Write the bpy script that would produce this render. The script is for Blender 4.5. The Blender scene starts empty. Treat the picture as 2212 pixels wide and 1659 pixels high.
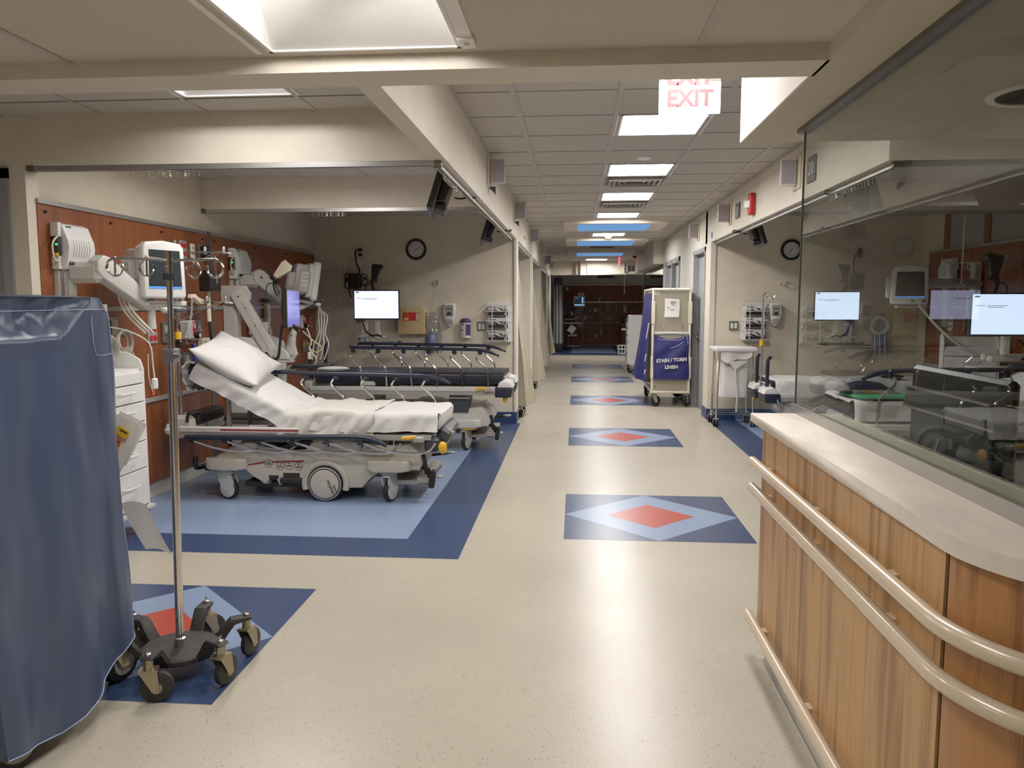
import bpy, bmesh, math, random
from math import sin, cos, pi, radians as R, sqrt
from mathutils import Vector as V, Matrix as MX, noise as NZ
random.seed(7)
SC = bpy.context.scene
COL = SC.collection
# ------------------------------------------------------------------ materials
def lin(c):
    return tuple((x/255/12.92 if x/255 <= .04045 else ((x/255+.055)/1.055)**2.4) for x in c[:3])
MATS = {}
def nd(nt, t, **kw):
    n = nt.nodes.new(t)
    for k, v in kw.items():
        if k in n.inputs: n.inputs[k].default_value = v
        else: setattr(n, k, v)
    return n
def mat(name, c, rough=.5, metal=0., var=.05, vs=6., stretch=(1,1,1), bump=0., bs=40., emit=0., spec=.5, coat=0., trans=0.):
    if name in MATS: return MATS[name]
    m = bpy.data.materials.new(name); m.use_nodes = True
    nt = m.node_tree; b = nt.nodes['Principled BSDF']
    L = nt.links.new
    col = lin(c)
    tc = nd(nt, 'ShaderNodeTexCoord'); mp = nd(nt, 'ShaderNodeMapping'); mp.inputs['Scale'].default_value = stretch
    L(tc.outputs['Object'], mp.inputs['Vector'])
    n = nd(nt, 'ShaderNodeTexNoise', Scale=vs, Detail=4.0)
    L(mp.outputs[0], n.inputs['Vector'])
    cr = nd(nt, 'ShaderNodeValToRGB')
    cr.color_ramp.elements[0].position = .3; cr.color_ramp.elements[1].position = .7
    cr.color_ramp.elements[0].color = tuple(x*(1-var) for x in col)+(1,)
    cr.color_ramp.elements[1].color = tuple(min(1, x*(1+var)) for x in col)+(1,)
    L(n.outputs['Fac'], cr.inputs[0]); L(cr.outputs[0], b.inputs['Base Color'])
    b.inputs['Roughness'].default_value = rough; b.inputs['Metallic'].default_value = metal
    b.inputs['Specular IOR Level'].default_value = spec
    if coat: b.inputs['Coat Weight'].default_value = coat; b.inputs['Coat Roughness'].default_value = .1
    if trans: b.inputs['Transmission Weight'].default_value = trans
    if bump:
        n2 = nd(nt, 'ShaderNodeTexNoise', Scale=bs, Detail=3.0); L(mp.outputs[0], n2.inputs['Vector'])
        bp = nd(nt, 'ShaderNodeBump', Strength=bump, Distance=.01); L(n2.outputs['Fac'], bp.inputs['Height']); L(bp.outputs[0], b.inputs['Normal'])
    if emit:
        L(cr.outputs[0], b.inputs['Emission Color']); b.inputs['Emission Strength'].default_value = emit
    MATS[name] = m; return m
def vinyl(name, c, dark, light):
    m = bpy.data.materials.new(name); m.use_nodes = True; nt = m.node_tree; b = nt.nodes['Principled BSDF']; L = nt.links.new
    tc = nd(nt, 'ShaderNodeTexCoord')
    n = nd(nt, 'ShaderNodeTexNoise', Scale=1.3, Detail=3.0); L(tc.outputs['Object'], n.inputs['Vector'])
    base = nd(nt, 'ShaderNodeValToRGB'); e = base.color_ramp.elements; e[0].position=.35; e[1].position=.65
    col = lin(c); e[0].color = tuple(x*.95 for x in col)+(1,); e[1].color = tuple(x*1.04 for x in col)+(1,)
    L(n.outputs['Fac'], base.inputs[0]); prev = base.outputs[0]
    for sc, cc, th, fac in ((62, dark, .16, .85), (88, light, .12, .6)):
        v = nd(nt, 'ShaderNodeTexVoronoi', Scale=float(sc)); L(tc.outputs['Object'], v.inputs['Vector'])
        lt = nd(nt, 'ShaderNodeMath', operation='LESS_THAN'); L(v.outputs['Distance'], lt.inputs[0]); lt.inputs[1].default_value = th
        n3 = nd(nt, 'ShaderNodeTexNoise', Scale=sc*.6); L(tc.outputs['Object'], n3.inputs['Vector'])
        gt = nd(nt, 'ShaderNodeMath', operation='GREATER_THAN'); L(n3.outputs['Fac'], gt.inputs[0]); gt.inputs[1].default_value = .47
        mu = nd(nt, 'ShaderNodeMath', operation='MULTIPLY'); L(lt.outputs[0], mu.inputs[0]); L(gt.outputs[0], mu.inputs[1])
        mu2 = nd(nt, 'ShaderNodeMath', operation='MULTIPLY'); L(mu.outputs[0], mu2.inputs[0]); mu2.inputs[1].default_value = fac
        mx = nd(nt, 'ShaderNodeMix', data_type='RGBA'); L(mu2.outputs[0], mx.inputs[0]); L(prev, mx.inputs[6]); mx.inputs[7].default_value = lin(cc)+(1,)
        prev = mx.outputs[2]
    L(prev, b.inputs['Base Color'])
    nb = nd(nt, 'ShaderNodeTexNoise', Scale=45.0, Detail=3.0); L(tc.outputs['Object'], nb.inputs['Vector'])
    bp = nd(nt, 'ShaderNodeBump', Strength=.10, Distance=.004); L(nb.outputs['Fac'], bp.inputs['Height']); L(bp.outputs[0], b.inputs['Normal'])
    n4 = nd(nt, 'ShaderNodeTexNoise', Scale=2.0, Detail=4.0); L(tc.outputs['Object'], n4.inputs['Vector'])
    mr = nd(nt, 'ShaderNodeMapRange'); L(n4.outputs['Fac'], mr.inputs[0]); mr.inputs[3].default_value=.24; mr.inputs[4].default_value=.34; b.inputs['Specular IOR Level'].default_value=.36
    L(mr.outputs[0], b.inputs['Roughness'])
    MATS[name] = m; return m
def wood(name, c1, c2, rough=.4, vert=True, scale=1.0, coat=0.):
    m = bpy.data.materials.new(name); m.use_nodes = True; nt = m.node_tree; b = nt.nodes['Principled BSDF']; L = nt.links.new
    tc = nd(nt, 'ShaderNodeTexCoord'); mp = nd(nt, 'ShaderNodeMapping')
    mp.inputs['Scale'].default_value = (9*scale, 9*scale, .55*scale) if vert else (.8*scale, .8*scale, 12*scale)
    L(tc.outputs['Object'], mp.inputs['Vector'])
    n1 = nd(nt, 'ShaderNodeTexNoise', Scale=1.1, Detail=2.0, Distortion=.6); L(mp.outputs[0], n1.inputs['Vector'])
    mu = nd(nt, 'ShaderNodeMath', operation='MULTIPLY'); L(n1.outputs['Fac'], mu.inputs[0]); mu.inputs[1].default_value = 14.
    sn = nd(nt, 'ShaderNodeMath', operation='SINE'); L(mu.outputs[0], sn.inputs[0])
    mp2 = nd(nt, 'ShaderNodeMapping'); mp2.inputs['Scale'].default_value = (60*scale, 60*scale, 1.6*scale) if vert else (3*scale,3*scale,90*scale)
    L(tc.outputs['Object'], mp2.inputs['Vector'])
    n2 = nd(nt, 'ShaderNodeTexNoise', Scale=1.5, Detail=5.0); L(mp2.outputs[0], n2.inputs['Vector'])
    ad = nd(nt, 'ShaderNodeMath', operation='MULTIPLY_ADD'); L(sn.outputs[0], ad.inputs[0]); ad.inputs[1].default_value=.28; L(n2.outputs['Fac'], ad.inputs[2])
    cr = nd(nt, 'ShaderNodeValToRGB'); e = cr.color_ramp.elements; e[0].position=.25; e[1].position=.75
    e[0].color = lin(c2)+(1,); e[1].color = lin(c1)+(1,)
    L(ad.outputs[0], cr.inputs[0]); L(cr.outputs[0], b.inputs['Base Color'])
    b.inputs['Roughness'].default_value = rough
    if coat: b.inputs['Coat Weight'].default_value = coat; b.inputs['Coat Roughness'].default_value=.25
    MATS[name] = m; return m
def glassmat(name, tint, ior=1.5, extra=0.):
    m = bpy.data.materials.new(name); m.use_nodes = True; nt = m.node_tree; L = nt.links.new
    nt.nodes.remove(nt.nodes['Principled BSDF']); out = nt.nodes['Material Output']
    t = nd(nt, 'ShaderNodeBsdfTransparent', Color=tint+(1,)); g = nd(nt, 'ShaderNodeBsdfGlossy', Roughness=.01)
    g.inputs['Color'].default_value = (.95,.97,.96,1)
    f = nd(nt, 'ShaderNodeFresnel', IOR=ior); ge = nd(nt, 'ShaderNodeNewGeometry'); ma = nd(nt, 'ShaderNodeMath', operation='MULTIPLY_ADD')
    L(ge.outputs['Backfacing'], ma.inputs[0]); ma.inputs[1].default_value = 1/ior-ior; ma.inputs[2].default_value = ior; L(ma.outputs[0], f.inputs['IOR'])
    mx = nd(nt, 'ShaderNodeMixShader')
    ad = nd(nt, 'ShaderNodeMath', operation='ADD'); L(f.outputs[0], ad.inputs[0]); ad.inputs[1].default_value = extra
    L(ad.outputs[0], mx.inputs[0]); L(t.outputs[0], mx.inputs[1]); L(g.outputs[0], mx.inputs[2]); L(mx.outputs[0], out.inputs[0])
    MATS[name] = m; return m
def emis(name, c, s):
    return mat(name, c, .4, 0, .02, emit=s)
M = dict(
 wall=mat('wall_paint',(210,200,182),.6,bump=.05,bs=120), hdr=mat('header_paint',(214,204,187),.55,bump=.04,bs=120),
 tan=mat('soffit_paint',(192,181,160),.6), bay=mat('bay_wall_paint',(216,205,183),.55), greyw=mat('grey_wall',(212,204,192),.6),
 tile=mat('ceiling_tile',(186,179,170),.85,var=.03,bump=.15,bs=220), tee=mat('ceiling_tee',(176,170,162),.5), teed=mat('ceiling_joint',(110,104,98),.8),
 ctile=mat('near_ceiling',(196,187,173),.8,var=.02,bump=.06,bs=200),
 beige=vinyl('vinyl_beige',(172,163,146),(96,84,70),(206,198,182)), navy=vinyl('vinyl_navy',(43,60,94),(24,40,80),(150,170,200)),
 sky=vinyl('vinyl_light_blue',(120,139,170),(78,110,160),(160,185,215)), red=vinyl('vinyl_red',(168,58,42),(140,44,34),(205,120,95)),
 navyb=mat('cove_navy',(34,54,96),.45), skyb=mat('cove_blue',(84,118,168),.45),
 hw=wood('headwall_wood',(130,67,32),(110,55,24),.42,True,.7), oak=wood('oak_panel',(182,136,84),(136,96,54),.42,True,1.1), oakd=wood('oak_curved',(160,108,60),(126,80,42),.4,True,2.2),
 stone=mat('counter_stone',(204,192,176),.55,var=.12,vs=5,stretch=(3,.8,1)), green=mat('counter_green',(176,178,150),.4),
 rail=mat('handrail_tan',(190,170,142),.25,coat=.5,var=.03,vs=20,stretch=(20,1,20)), kick=mat('kick_metal',(206,200,188),.4,.1),
 alu=mat('aluminium',(176,174,172),.35,.9), alud=mat('dark_aluminium',(112,106,98),.4,.8), steel=mat('chrome',(214,210,204),.12,1.), brush=mat('brushed_panel',(232,226,220),.4,0.,var=.08,vs=6,stretch=(40,40,.5)),
 brass=mat('zinc_caster',(158,146,122),.35,.85), iron=mat('cast_iron',(44,41,38),.6,.3,var=.3,vs=25,bump=.2), rub=mat('black_rubber',(22,21,20),.55), blk=mat('black_plastic',(16,16,17),.4), dgrey=mat('dark_grey_plastic',(52,54,58),.45), navp=mat('navy_plastic',(15,20,40),.45),
 wht=mat('white_plastic',(216,214,210),.35), whtd=mat('white_paint_metal',(196,192,184),.4), cream=mat('cream_plastic',(212,200,174),.45), gry=mat('grey_plastic',(150,146,138),.45), hull=mat('hull_plastic',(182,174,158),.38,var=.04), hull2=mat('hull_grey',(190,186,178),.35,var=.03),
 sheet=mat('white_sheet',(204,201,198),.85,var=.02,bump=.12,bs=60), draw=mat('draw_sheet',(200,195,187),.85,var=.02,bump=.15,bs=80), matt=mat('navy_vinyl',(14,17,34),.42,bump=.1,bs=30), cover=mat('blue_cover',(46,60,88),.36,var=.06,vs=3,bump=.06,bs=300,spec=.6), linen=mat('royal_blue_cloth',(13,17,92),.6,var=.1,vs=5,bump=.1,bs=120),
 stitch=mat('pale_stitch',(150,165,195),.6), curt=mat('curtain_cloth',(180,172,150),.8,var=.06,vs=4), gcurt=mat('grey_curtain',(150,148,146),.75), mesh=mat('curtain_mesh',(104,98,104),.8),
 yel=mat('yellow_plastic',(226,172,28),.4), redp=mat('red_plastic',(188,30,30),.4), darkred=mat('maroon_stripe',(130,24,34),.4), org=mat('orange_sticker',(228,84,34),.5), pink=mat('pink_sticker',(232,130,170),.5), ltgrn=mat('green_sticker',(60,200,80),.5), grn=mat('green_board',(20,140,84),.4), purp=mat('purple_label',(70,36,96),.5), blue=mat('blue_tube',(36,66,190),.4), paleblue=mat('pale_blue_bag',(120,138,180),.35),
 paper=mat('paper',(226,222,216),.8,var=.02), ink=mat('ink',(40,40,44),.7), inkg=mat('grey_ink',(128,128,140),.7), tan2=mat('tan_plastic',(196,170,118),.45), bisc=mat('biscuit_plastic',(206,192,158),.5),
 scrn=mat('dark_screen',(44,50,54),.12,var=.02), scrw=mat('white_screen',(205,212,250),.2,var=.01,emit=.82), scrp=mat('violet_screen',(92,88,170),.2,var=.1,vs=3,emit=.55), scrb=mat('blue_bar_screen',(60,120,190),.2,emit=.5), scrw2=mat('white_screen_right',(196,216,250),.2,var=.01,emit=.95), scrd=mat('ecg_screen',(12,20,40),.2,emit=.25), scry=mat('cyan_trace',(110,180,230),.3,emit=.7),
 cable=mat('white_cable',(206,200,186),.5), cableg=mat('grey_cable',(150,146,136),.5), clear=glassmat('clear_plastic',(.86,.88,.9),1.35,.04), glass=glassmat('screen_glass',(.64,.66,.62),1.44,.0), pane=glassmat('window_pane',(.6,.66,.62),1.5,.05), gedge=mat('glass_edge_green',(96,112,98),.2), strobe=mat('strobe_lens',(240,236,226),.15), slot=mat('slot_black',(20,18,18),.6), plate=mat('steel_plate',(120,118,108),.35,.6), ltgrey=mat('call_light_face',(160,152,160),.6,var=.12,vs=60,stretch=(1,1,30)),
 lensb=emis('troffer_lens_bay',(255,249,244),15.), lensf=emis('troffer_lens_far',(255,249,245),52.), lens=emis('troffer_lens',(255,249,245),30.), lensn=emis('troffer_lens_near',(255,249,245),9.8), trof=mat('troffer_white',(240,236,232),.5), blueglow=emis('blue_panel_glow',(80,140,205),.38), exitw=emis('exit_panel',(255,250,246),2.2), exitr=emis('exit_letters',(180,12,32),.3), exitr2=emis('exit_glow',(255,60,80),1.2), led=emis('orange_led',(255,140,30),4.), ledg=emis('green_led',(60,220,90),1.2),  # blue panel emission is added so its underside shows bright
 dfr=mat('door_frame_grey',(140,140,142),.4), door=mat('door_grey',(150,150,154),.45), dark=mat('dark_void',(30,28,25),.9), blind=mat('blinds',(150,150,154),.5,var=.2,vs=8,stretch=(30,30,1)), gpanel=mat('linen_cart_panel',(150,142,122),.5), pvc=mat('pvc_pipe',(220,212,190),.35),
)
# ------------------------------------------------------------------ mesh builder
def rr(w, h, r, n=4, cx=0, cy=0):
    """rounded rectangle outline"""
    P = []
    for sx, sy, a0 in ((1,1,0),(-1,1,90),(-1,-1,180),(1,-1,270)):
        for i in range(n+1):
            a = R(a0+90*i/n); P.append((cx+sx*(w/2-r)+r*cos(a), cy+sy*(h/2-r)+r*sin(a)))
    return P
def circ(r, n=20, cx=0, cy=0, a0=0, a1=360):
    full = abs(a1-a0) >= 360
    return [(cx+r*cos(R(a0+(a1-a0)*i/(n if full else n-1))), cy+r*sin(R(a0+(a1-a0)*i/(n if full else n-1)))) for i in range(n)]
def spline(pts, k=5):
    P = [V(p) for p in pts]; out = []
    for i in range(len(P)-1):
        a = P[max(i-1,0)]; b = P[i]; c = P[i+1]; d = P[min(i+2,len(P)-1)]
        for j in range(k):
            t = j/k
            out.append(.5*((2*b)+(c-a)*t+(2*a-5*b+4*c-d)*t*t+(3*b-a-3*c+d)*t**3))
    out.append(P[-1]); return out
class MB:
    def __init__(s, m=None):
        s.v = []; s.f = []; s.fm = []; s.mats = []; s.T = MX.Identity(4); s.m = m
    def mi(s, m):
        m = m or s.m
        if isinstance(m, str): m = M[m]
        if m not in s.mats: s.mats.append(m)
        return s.mats.index(m)
    def raw(s, vs, fs, m=None):
        o = len(s.v); k = s.mi(m)
        s.v += [s.T @ V(p) for p in vs]
        for f in fs: s.f.append([o+i for i in f]); s.fm.append(k)
        return s
    def box(s, c, d, m=None, b=0., rz=0., rot=None):
        hx, hy, hz = d[0]/2, d[1]/2, d[2]/2
        b = min(b, hx*.9, hy*.9, hz*.9)
        A = MX.Translation(V(c)) @ (rot if rot is not None else MX.Rotation(rz,4,'Z'))
        if b <= 0:
            vs = [A@V((x*hx,y*hy,z*hz)) for x in (-1,1) for y in (-1,1) for z in (-1,1)]
            return s.raw(vs, [(0,1,3,2),(4,6,7,5),(0,4,5,1),(2,3,7,6),(0,2,6,4),(1,5,7,3)], m)
        vs = []; ix = {}
        for x in (-1,1):
            for y in (-1,1):
                for z in (-1,1):
                    for a in range(3):
                        p = [x*hx,y*hy,z*hz]
                        for q in range(3):
                            if q != a: p[q] -= (x,y,z)[q]*b
                        ix[(x,y,z,a)] = len(vs); vs.append(A@V(p))
        fs = []
        for a in range(3):
            o = [q for q in range(3) if q != a]
            for sg in (-1,1):
                f = []
                for (u,w) in ((-1,-1),(1,-1),(1,1),(-1,1)):
                    k = [0,0,0]; k[a]=sg; k[o[0]]=u; k[o[1]]=w; f.append(ix[(*k,a)])
                if (sg == 1) == (a == 1): f.reverse()
                fs.append(f)
        for a in range(3):
            o = [q for q in range(3) if q != a]
            for u in (-1,1):
                for w in (-1,1):
                    k1=[0,0,0]; k1[o[0]]=u; k1[o[1]]=w; k2=k1[:]; k1[a]=-1; k2[a]=1
                    f=[ix[(*k1,o[0])],ix[(*k1,o[1])],ix[(*k2,o[1])],ix[(*k2,o[0])]]
                    fs.append(f)
        for x in (-1,1):
            for y in (-1,1):
                for z in (-1,1): fs.append([ix[(x,y,z,a)] for a in range(3)])
        return s.raw(vs, fs, m)
    def bx(s, x0,x1,y0,y1,z0,z1, m=None, b=0.):
        return s.box(((x0+x1)/2,(y0+y1)/2,(z0+z1)/2),(abs(x1-x0),abs(y1-y0),abs(z1-z0)),m,b)
    def quad(s, *p, m=None): return s.raw(p, [tuple(range(len(p)))], m)
    def prism(s, P, a0, a1, ax='z', m=None, bev=0.):
        def mk(p, a): return (a,p[0],p[1]) if ax=='x' else ((p[0],a,p[1]) if ax=='y' else (p[0],p[1],a))
        n = len(P)
        if bev <= 0:
            vs = [mk(p,a0) for p in P]+[mk(p,a1) for p in P]
            return s.raw(vs, [tuple(range(n)), tuple(range(2*n-1,n-1,-1))]+[(i,(i+1)%n,n+(i+1)%n,n+i) for i in range(n)], m)
        bm = bmesh.new()
        v0 = [bm.verts.new(mk(p,a0)) for p in P]; v1 = [bm.verts.new(mk(p,a1)) for p in P]
        f0 = bm.faces.new(v0); f1 = bm.faces.new(v1[::-1])
        for i in range(n): bm.faces.new((v0[i],v1[i],v1[(i+1)%n],v0[(i+1)%n]))
        ed = list(f0.edges)+list(f1.edges)
        bmesh.ops.bevel(bm, geom=ed, offset=bev, segments=3, profile=.5, affect='EDGES', clamp_overlap=True)
        bm.verts.index_update()
        vs = [v.co.copy() for v in bm.verts]; fs = [[v.index for v in f.verts] for f in bm.faces]
        bm.free(); return s.raw(vs, fs, m)
    def cyl(s, p0, p1, r, r1=None, m=None, n=14, cap=True):
        p0=V(p0); p1=V(p1); r1=r if r1 is None else r1
        q=(p1-p0).to_track_quat('Z','Y'); vs=[]
        for p, rad in ((p0,r),(p1,r1)):
            for i in range(n): vs.append(p+q@V((rad*cos(2*pi*i/n),rad*sin(2*pi*i/n),0)))
        fs=[(i,(i+1)%n,n+(i+1)%n,n+i) for i in range(n)]
        if cap: fs += [tuple(range(n-1,-1,-1)), tuple(range(n,2*n))]
        return s.raw(vs, fs, m)
    def tube(s, pts, r, m=None, n=8, k=0, closed=False):
        P = spline(pts,k) if k else [V(p) for p in pts]
        vs=[]; N=len(P); up=None
        for i,p in enumerate(P):
            t=(P[(i+1)%N]-P[i-1]) if closed else (P[min(i+1,N-1)]-P[max(i-1,0)])
            t = t.normalized() if t.length>1e-9 else V((0,0,1))
            if up is None: up = V((0,0,1)) if abs(t.z)<.9 else V((1,0,0))
            x=up-t*up.dot(t); x = x.normalized() if x.length>1e-6 else t.orthogonal().normalized()
            up=x; y=t.cross(x)
            rad = r(i/(N-1)) if callable(r) else r
            for j in range(n):
                a=2*pi*j/n; vs.append(p+x*rad*cos(a)+y*rad*sin(a))
        fs=[]
        for i in range(N if closed else N-1):
            i2=(i+1)%N
            for j in range(n): fs.append((i*n+j,i*n+(j+1)%n,i2*n+(j+1)%n,i2*n+j))
        if not closed: fs += [tuple(range(n-1,-1,-1)), tuple(range((N-1)*n,N*n))]
        return s.raw(vs,fs,m)
    def lathe(s, prof, m=None, n=24, o=(0,0,0), ax=(0,0,1)):
        q=V(ax).to_track_quat('Z','Y'); o=V(o); vs=[]; k=len(prof)
        for i in range(n):
            a=2*pi*i/n
            for (r,z) in prof: vs.append(o+q@V((r*cos(a),r*sin(a),z)))
        fs=[]
        for i in range(n):
            i2=(i+1)%n
            for j in range(k-1): fs.append((i*k+j,i2*k+j,i2*k+j+1,i*k+j+1))
        if prof[0][0]>1e-6: fs.append(tuple(i*k for i in range(n-1,-1,-1)))
        if prof[-1][0]>1e-6: fs.append(tuple(i*k+k-1 for i in range(n)))
        return s.raw(vs,fs,m)
    def ball(s, c, r, m=None, n=12):
        rx,ry,rz = (r,r,r) if not hasattr(r,'__len__') else r
        vs=[]; h=n//2
        for i in range(h+1):
            t=pi*i/h
            for j in range(n): a=2*pi*j/n; vs.append((c[0]+rx*sin(t)*cos(a),c[1]+ry*sin(t)*sin(a),c[2]+rz*cos(t)))
        fs=[(i*n+j,(i+1)*n+j,(i+1)*n+(j+1)%n,i*n+(j+1)%n) for i in range(h) for j in range(n)]
        return s.raw(vs,fs,m)
    def surf(s, f, nu, nv, m=None, wrap=False):
        vs=[f(i/nu,j/nv) for i in range(nu+1) for j in range(nv+1)]
        w=nv+1
        return s.raw(vs,[(i*w+j,(i+1)*w+j,(i+1)*w+j+1,i*w+j+1) for i in range(nu) for j in range(nv)],m)
    def torus(s, c, R0, r, m=None, ax=(0,0,1), n=24, k=8, a0=0, a1=360):
        q=V(ax).to_track_quat('Z','Y'); c=V(c); N=n if a1-a0>=360 else n+1
        return s.tube([c+q@V((R0*cos(R(a0+(a1-a0)*i/n)),R0*sin(R(a0+(a1-a0)*i/n)),0)) for i in range(N)], r, m, k, closed=(a1-a0>=360))
    def mesh(s, name, ang=35):
        me=bpy.data.meshes.new(name)
        me.from_pydata([tuple(v) for v in s.v],[],s.f)
        for mm in s.mats: me.materials.append(mm)
        me.polygons.foreach_set('material_index', s.fm)
        bm=bmesh.new(); bm.from_mesh(me)
        bmesh.ops.remove_doubles(bm, verts=bm.verts, dist=1e-6)
        bmesh.ops.recalc_face_normals(bm, faces=bm.faces)
        bm.to_mesh(me); bm.free()
        me.polygons.foreach_set('use_smooth',[True]*len(me.polygons))
        me.set_sharp_from_angle(angle=R(ang))
        return me
# ------------------------------------------------------------------ objects
LBL=[('near left headwall','sheeted stretcher headwall'),('second left headwall','bare stretcher headwall'),('near left bay','sheeted stretcher bay'),('second left bay','bare stretcher bay'),('left back wall','back wall of the stretcher bays'),('middle left header','middle header'),('left bays','stretcher bays'),('left bay','stretcher bays'),('right bay side wall','side wall of the glass-screened bay'),('right bay wall','glass-screened bay wall'),('right bay','glass-screened bay'),
 ('left corridor header','curtained-side corridor header'),('left corridor wall','curtained corridor wall'),('right corridor header','header of the glass-screened bay'),('left header','curtained-side header'),('right headwall','glass-screened bay headwall'),('near headwall','sheeted stretcher headwall'),('on the right header','on the glass-screened bay header'),('along the front of the sheeted','along the front of the sheeted'),('against the right wall','beside the grey door'),('on the right wall','in the corridor'),('on the right track','on the track'),('on the left of','at one end of'),('on the left','along the corridor'),
 ('nearest ','first '),('farthest ','last '),('at the left edge','beside the front IV pole'),('left end','one end'),('two left headwall','two wood headwall'),('first left post','first wall post'),('right end of the rack','far end of the rack'),('at the right edge of the picture behind the glass','with a mouse under it behind the glass'),('at the far right of the corridor','at the far end of the corridor'),('right ledge','stone ledge'),('left of the','beside the'),('at the right edge of the','at the edge of the'),('at the right edge','beyond the glass'),('at the left of','beside'),('at the right end','at the end'),('high at the left of','high on'),('right of the','beside the'),('right track','bay track'),
 ('the right glass','the glass')]
def fixlabel(l):
    for a,b in LBL: l=l.replace(a,b)
    return l
def thing(name, label, cat, loc=(0,0,0), rz=0., group=None):
    o=bpy.data.objects.new(name,None); COL.objects.link(o); o.location=loc; o.rotation_euler=(0,0,rz)
    o.empty_display_size=.1; o['label']=fixlabel(label); o['category']=cat
    if group: o['group']=group
    return o
def part(name, mb, parent, label=None, kind=None, ang=35, smooth_mod=None):
    o=bpy.data.objects.new(name, mb.mesh(name,ang)); COL.objects.link(o); o.parent=parent
    if label: o['label']=label
    if kind: o['kind']=kind
    return o
def single(name, mb, label, cat, loc=(0,0,0), rz=0., group=None, ang=35):
    o=bpy.data.objects.new(name, mb.mesh(name,ang)); COL.objects.link(o); o.location=loc; o.rotation_euler=(0,0,rz)
    o['label']=fixlabel(label); o['category']=cat
    if group: o['group']=group
    return o
def struct(name, mb, parent=None):
    o=bpy.data.objects.new(name, mb.mesh(name)); COL.objects.link(o)
    if parent: o.parent=parent
    else: o['kind']='structure'
    return o
def dup(root, loc, rz=None, label=None, group=None):
    r=root.copy(); COL.objects.link(r); r.location=loc
    if rz is not None: r.rotation_euler=(0,0,rz)
    if label: r['label']=fixlabel(label)
    if group: r['group']=group
    for ch in list(root.children):
        c=ch.copy(); COL.objects.link(c); c.parent=r
        for g in list(ch.children):
            d=g.copy(); COL.objects.link(d); d.parent=c
    return r
def textmb(mb, s, size, m, T, extr=.001, align='CENTER', sx=1., bold=0.):
    """lettering as real mesh; text lies in local xy, T places it"""
    cu=bpy.data.curves.new('lettering','FONT'); cu.body=s; cu.size=size; cu.extrude=extr; cu.align_x=align; cu.align_y='CENTER'; cu.resolution_u=2; cu.offset=bold
    o=bpy.data.objects.new('lettering',cu); COL.objects.link(o)
    dg=bpy.context.evaluated_depsgraph_get(); me=o.evaluated_get(dg).to_mesh()
    old=mb.T; mb.T=old@T@MX.Diagonal((sx,1,1,1))
    mb.raw([v.co.copy() for v in me.vertices],[list(p.vertices) for p in me.polygons],m)
    mb.T=old; o.evaluated_get(dg).to_mesh_clear(); COL.objects.unlink(o); bpy.data.objects.remove(o); bpy.data.curves.remove(cu)
def Tr(x,y,z): return MX.Translation((x,y,z))
def Rx(a): return MX.Rotation(R(a),4,'X')
def Ry(a): return MX.Rotation(R(a),4,'Y')
def Rz(a): return MX.Rotation(R(a),4,'Z')
FRONT = MX.Rotation(R(90),4,'X')      # text plane xy -> facing -y
def caster(mb_w, mb_y, x, y, top, r=.05, rz=0., w=.025, twin=False):
    """swivel caster: wheel into mb_w, yoke into mb_y; rz = heading of the wheel plane"""
    A=Tr(x,y,0)@Rz(rz); o1=mb_w.T; o2=mb_y.T; mb_w.T=o1@A; mb_y.T=o2@A
    off=r*.45
    for dy in ((-w*.8,w*.8) if twin else (0,)):
        mb_w.lathe([(.001,-w/2),(r*.8,-w/2),(r,-w*.3),(r,w*.3),(r*.8,w/2),(.001,w/2)],'rub',18,(off,dy,r),(0,1,0))
        mb_y.cyl((off,dy-w*.62,r),(off,dy+w*.62,r),r*.36,m=None,n=10)
    ww=w*(1.7 if twin else .75)
    for sy in (-1,1):
        mb_y.prism([(off-r*.22,r*.8),(off+r*.22,r*.8),(r*.55,r*2.12),(-r*.5,r*2.12)],sy*ww-.002,sy*ww+.002,'y')
    mb_y.box((0,0,r*2.15),(r*1.1,ww*2.1,.008))
    mb_y.cyl((0,0,r*2.15),(0,0,top),r*.3,n=10)
    mb_w.T=o1; mb_y.T=o2
# ================================================================== SETTING
def holed(mb, x0,x1,y0,y1,z,holes,m):
    xs=sorted({x0,x1,*[h[0] for h in holes],*[h[1] for h in holes]}); ys=sorted({y0,y1,*[h[2] for h in holes],*[h[3] for h in holes]})
    for i in range(len(xs)-1):
        for j in range(len(ys)-1):
            cx=(xs[i]+xs[i+1])/2; cy=(ys[j]+ys[j+1])/2
            if any(h[0]<cx<h[1] and h[2]<cy<h[3] for h in holes): continue
            mb.quad((xs[i],ys[j],z),(xs[i],ys[j+1],z),(xs[i+1],ys[j+1],z),(xs[i+1],ys[j],z),m=m)
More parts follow.
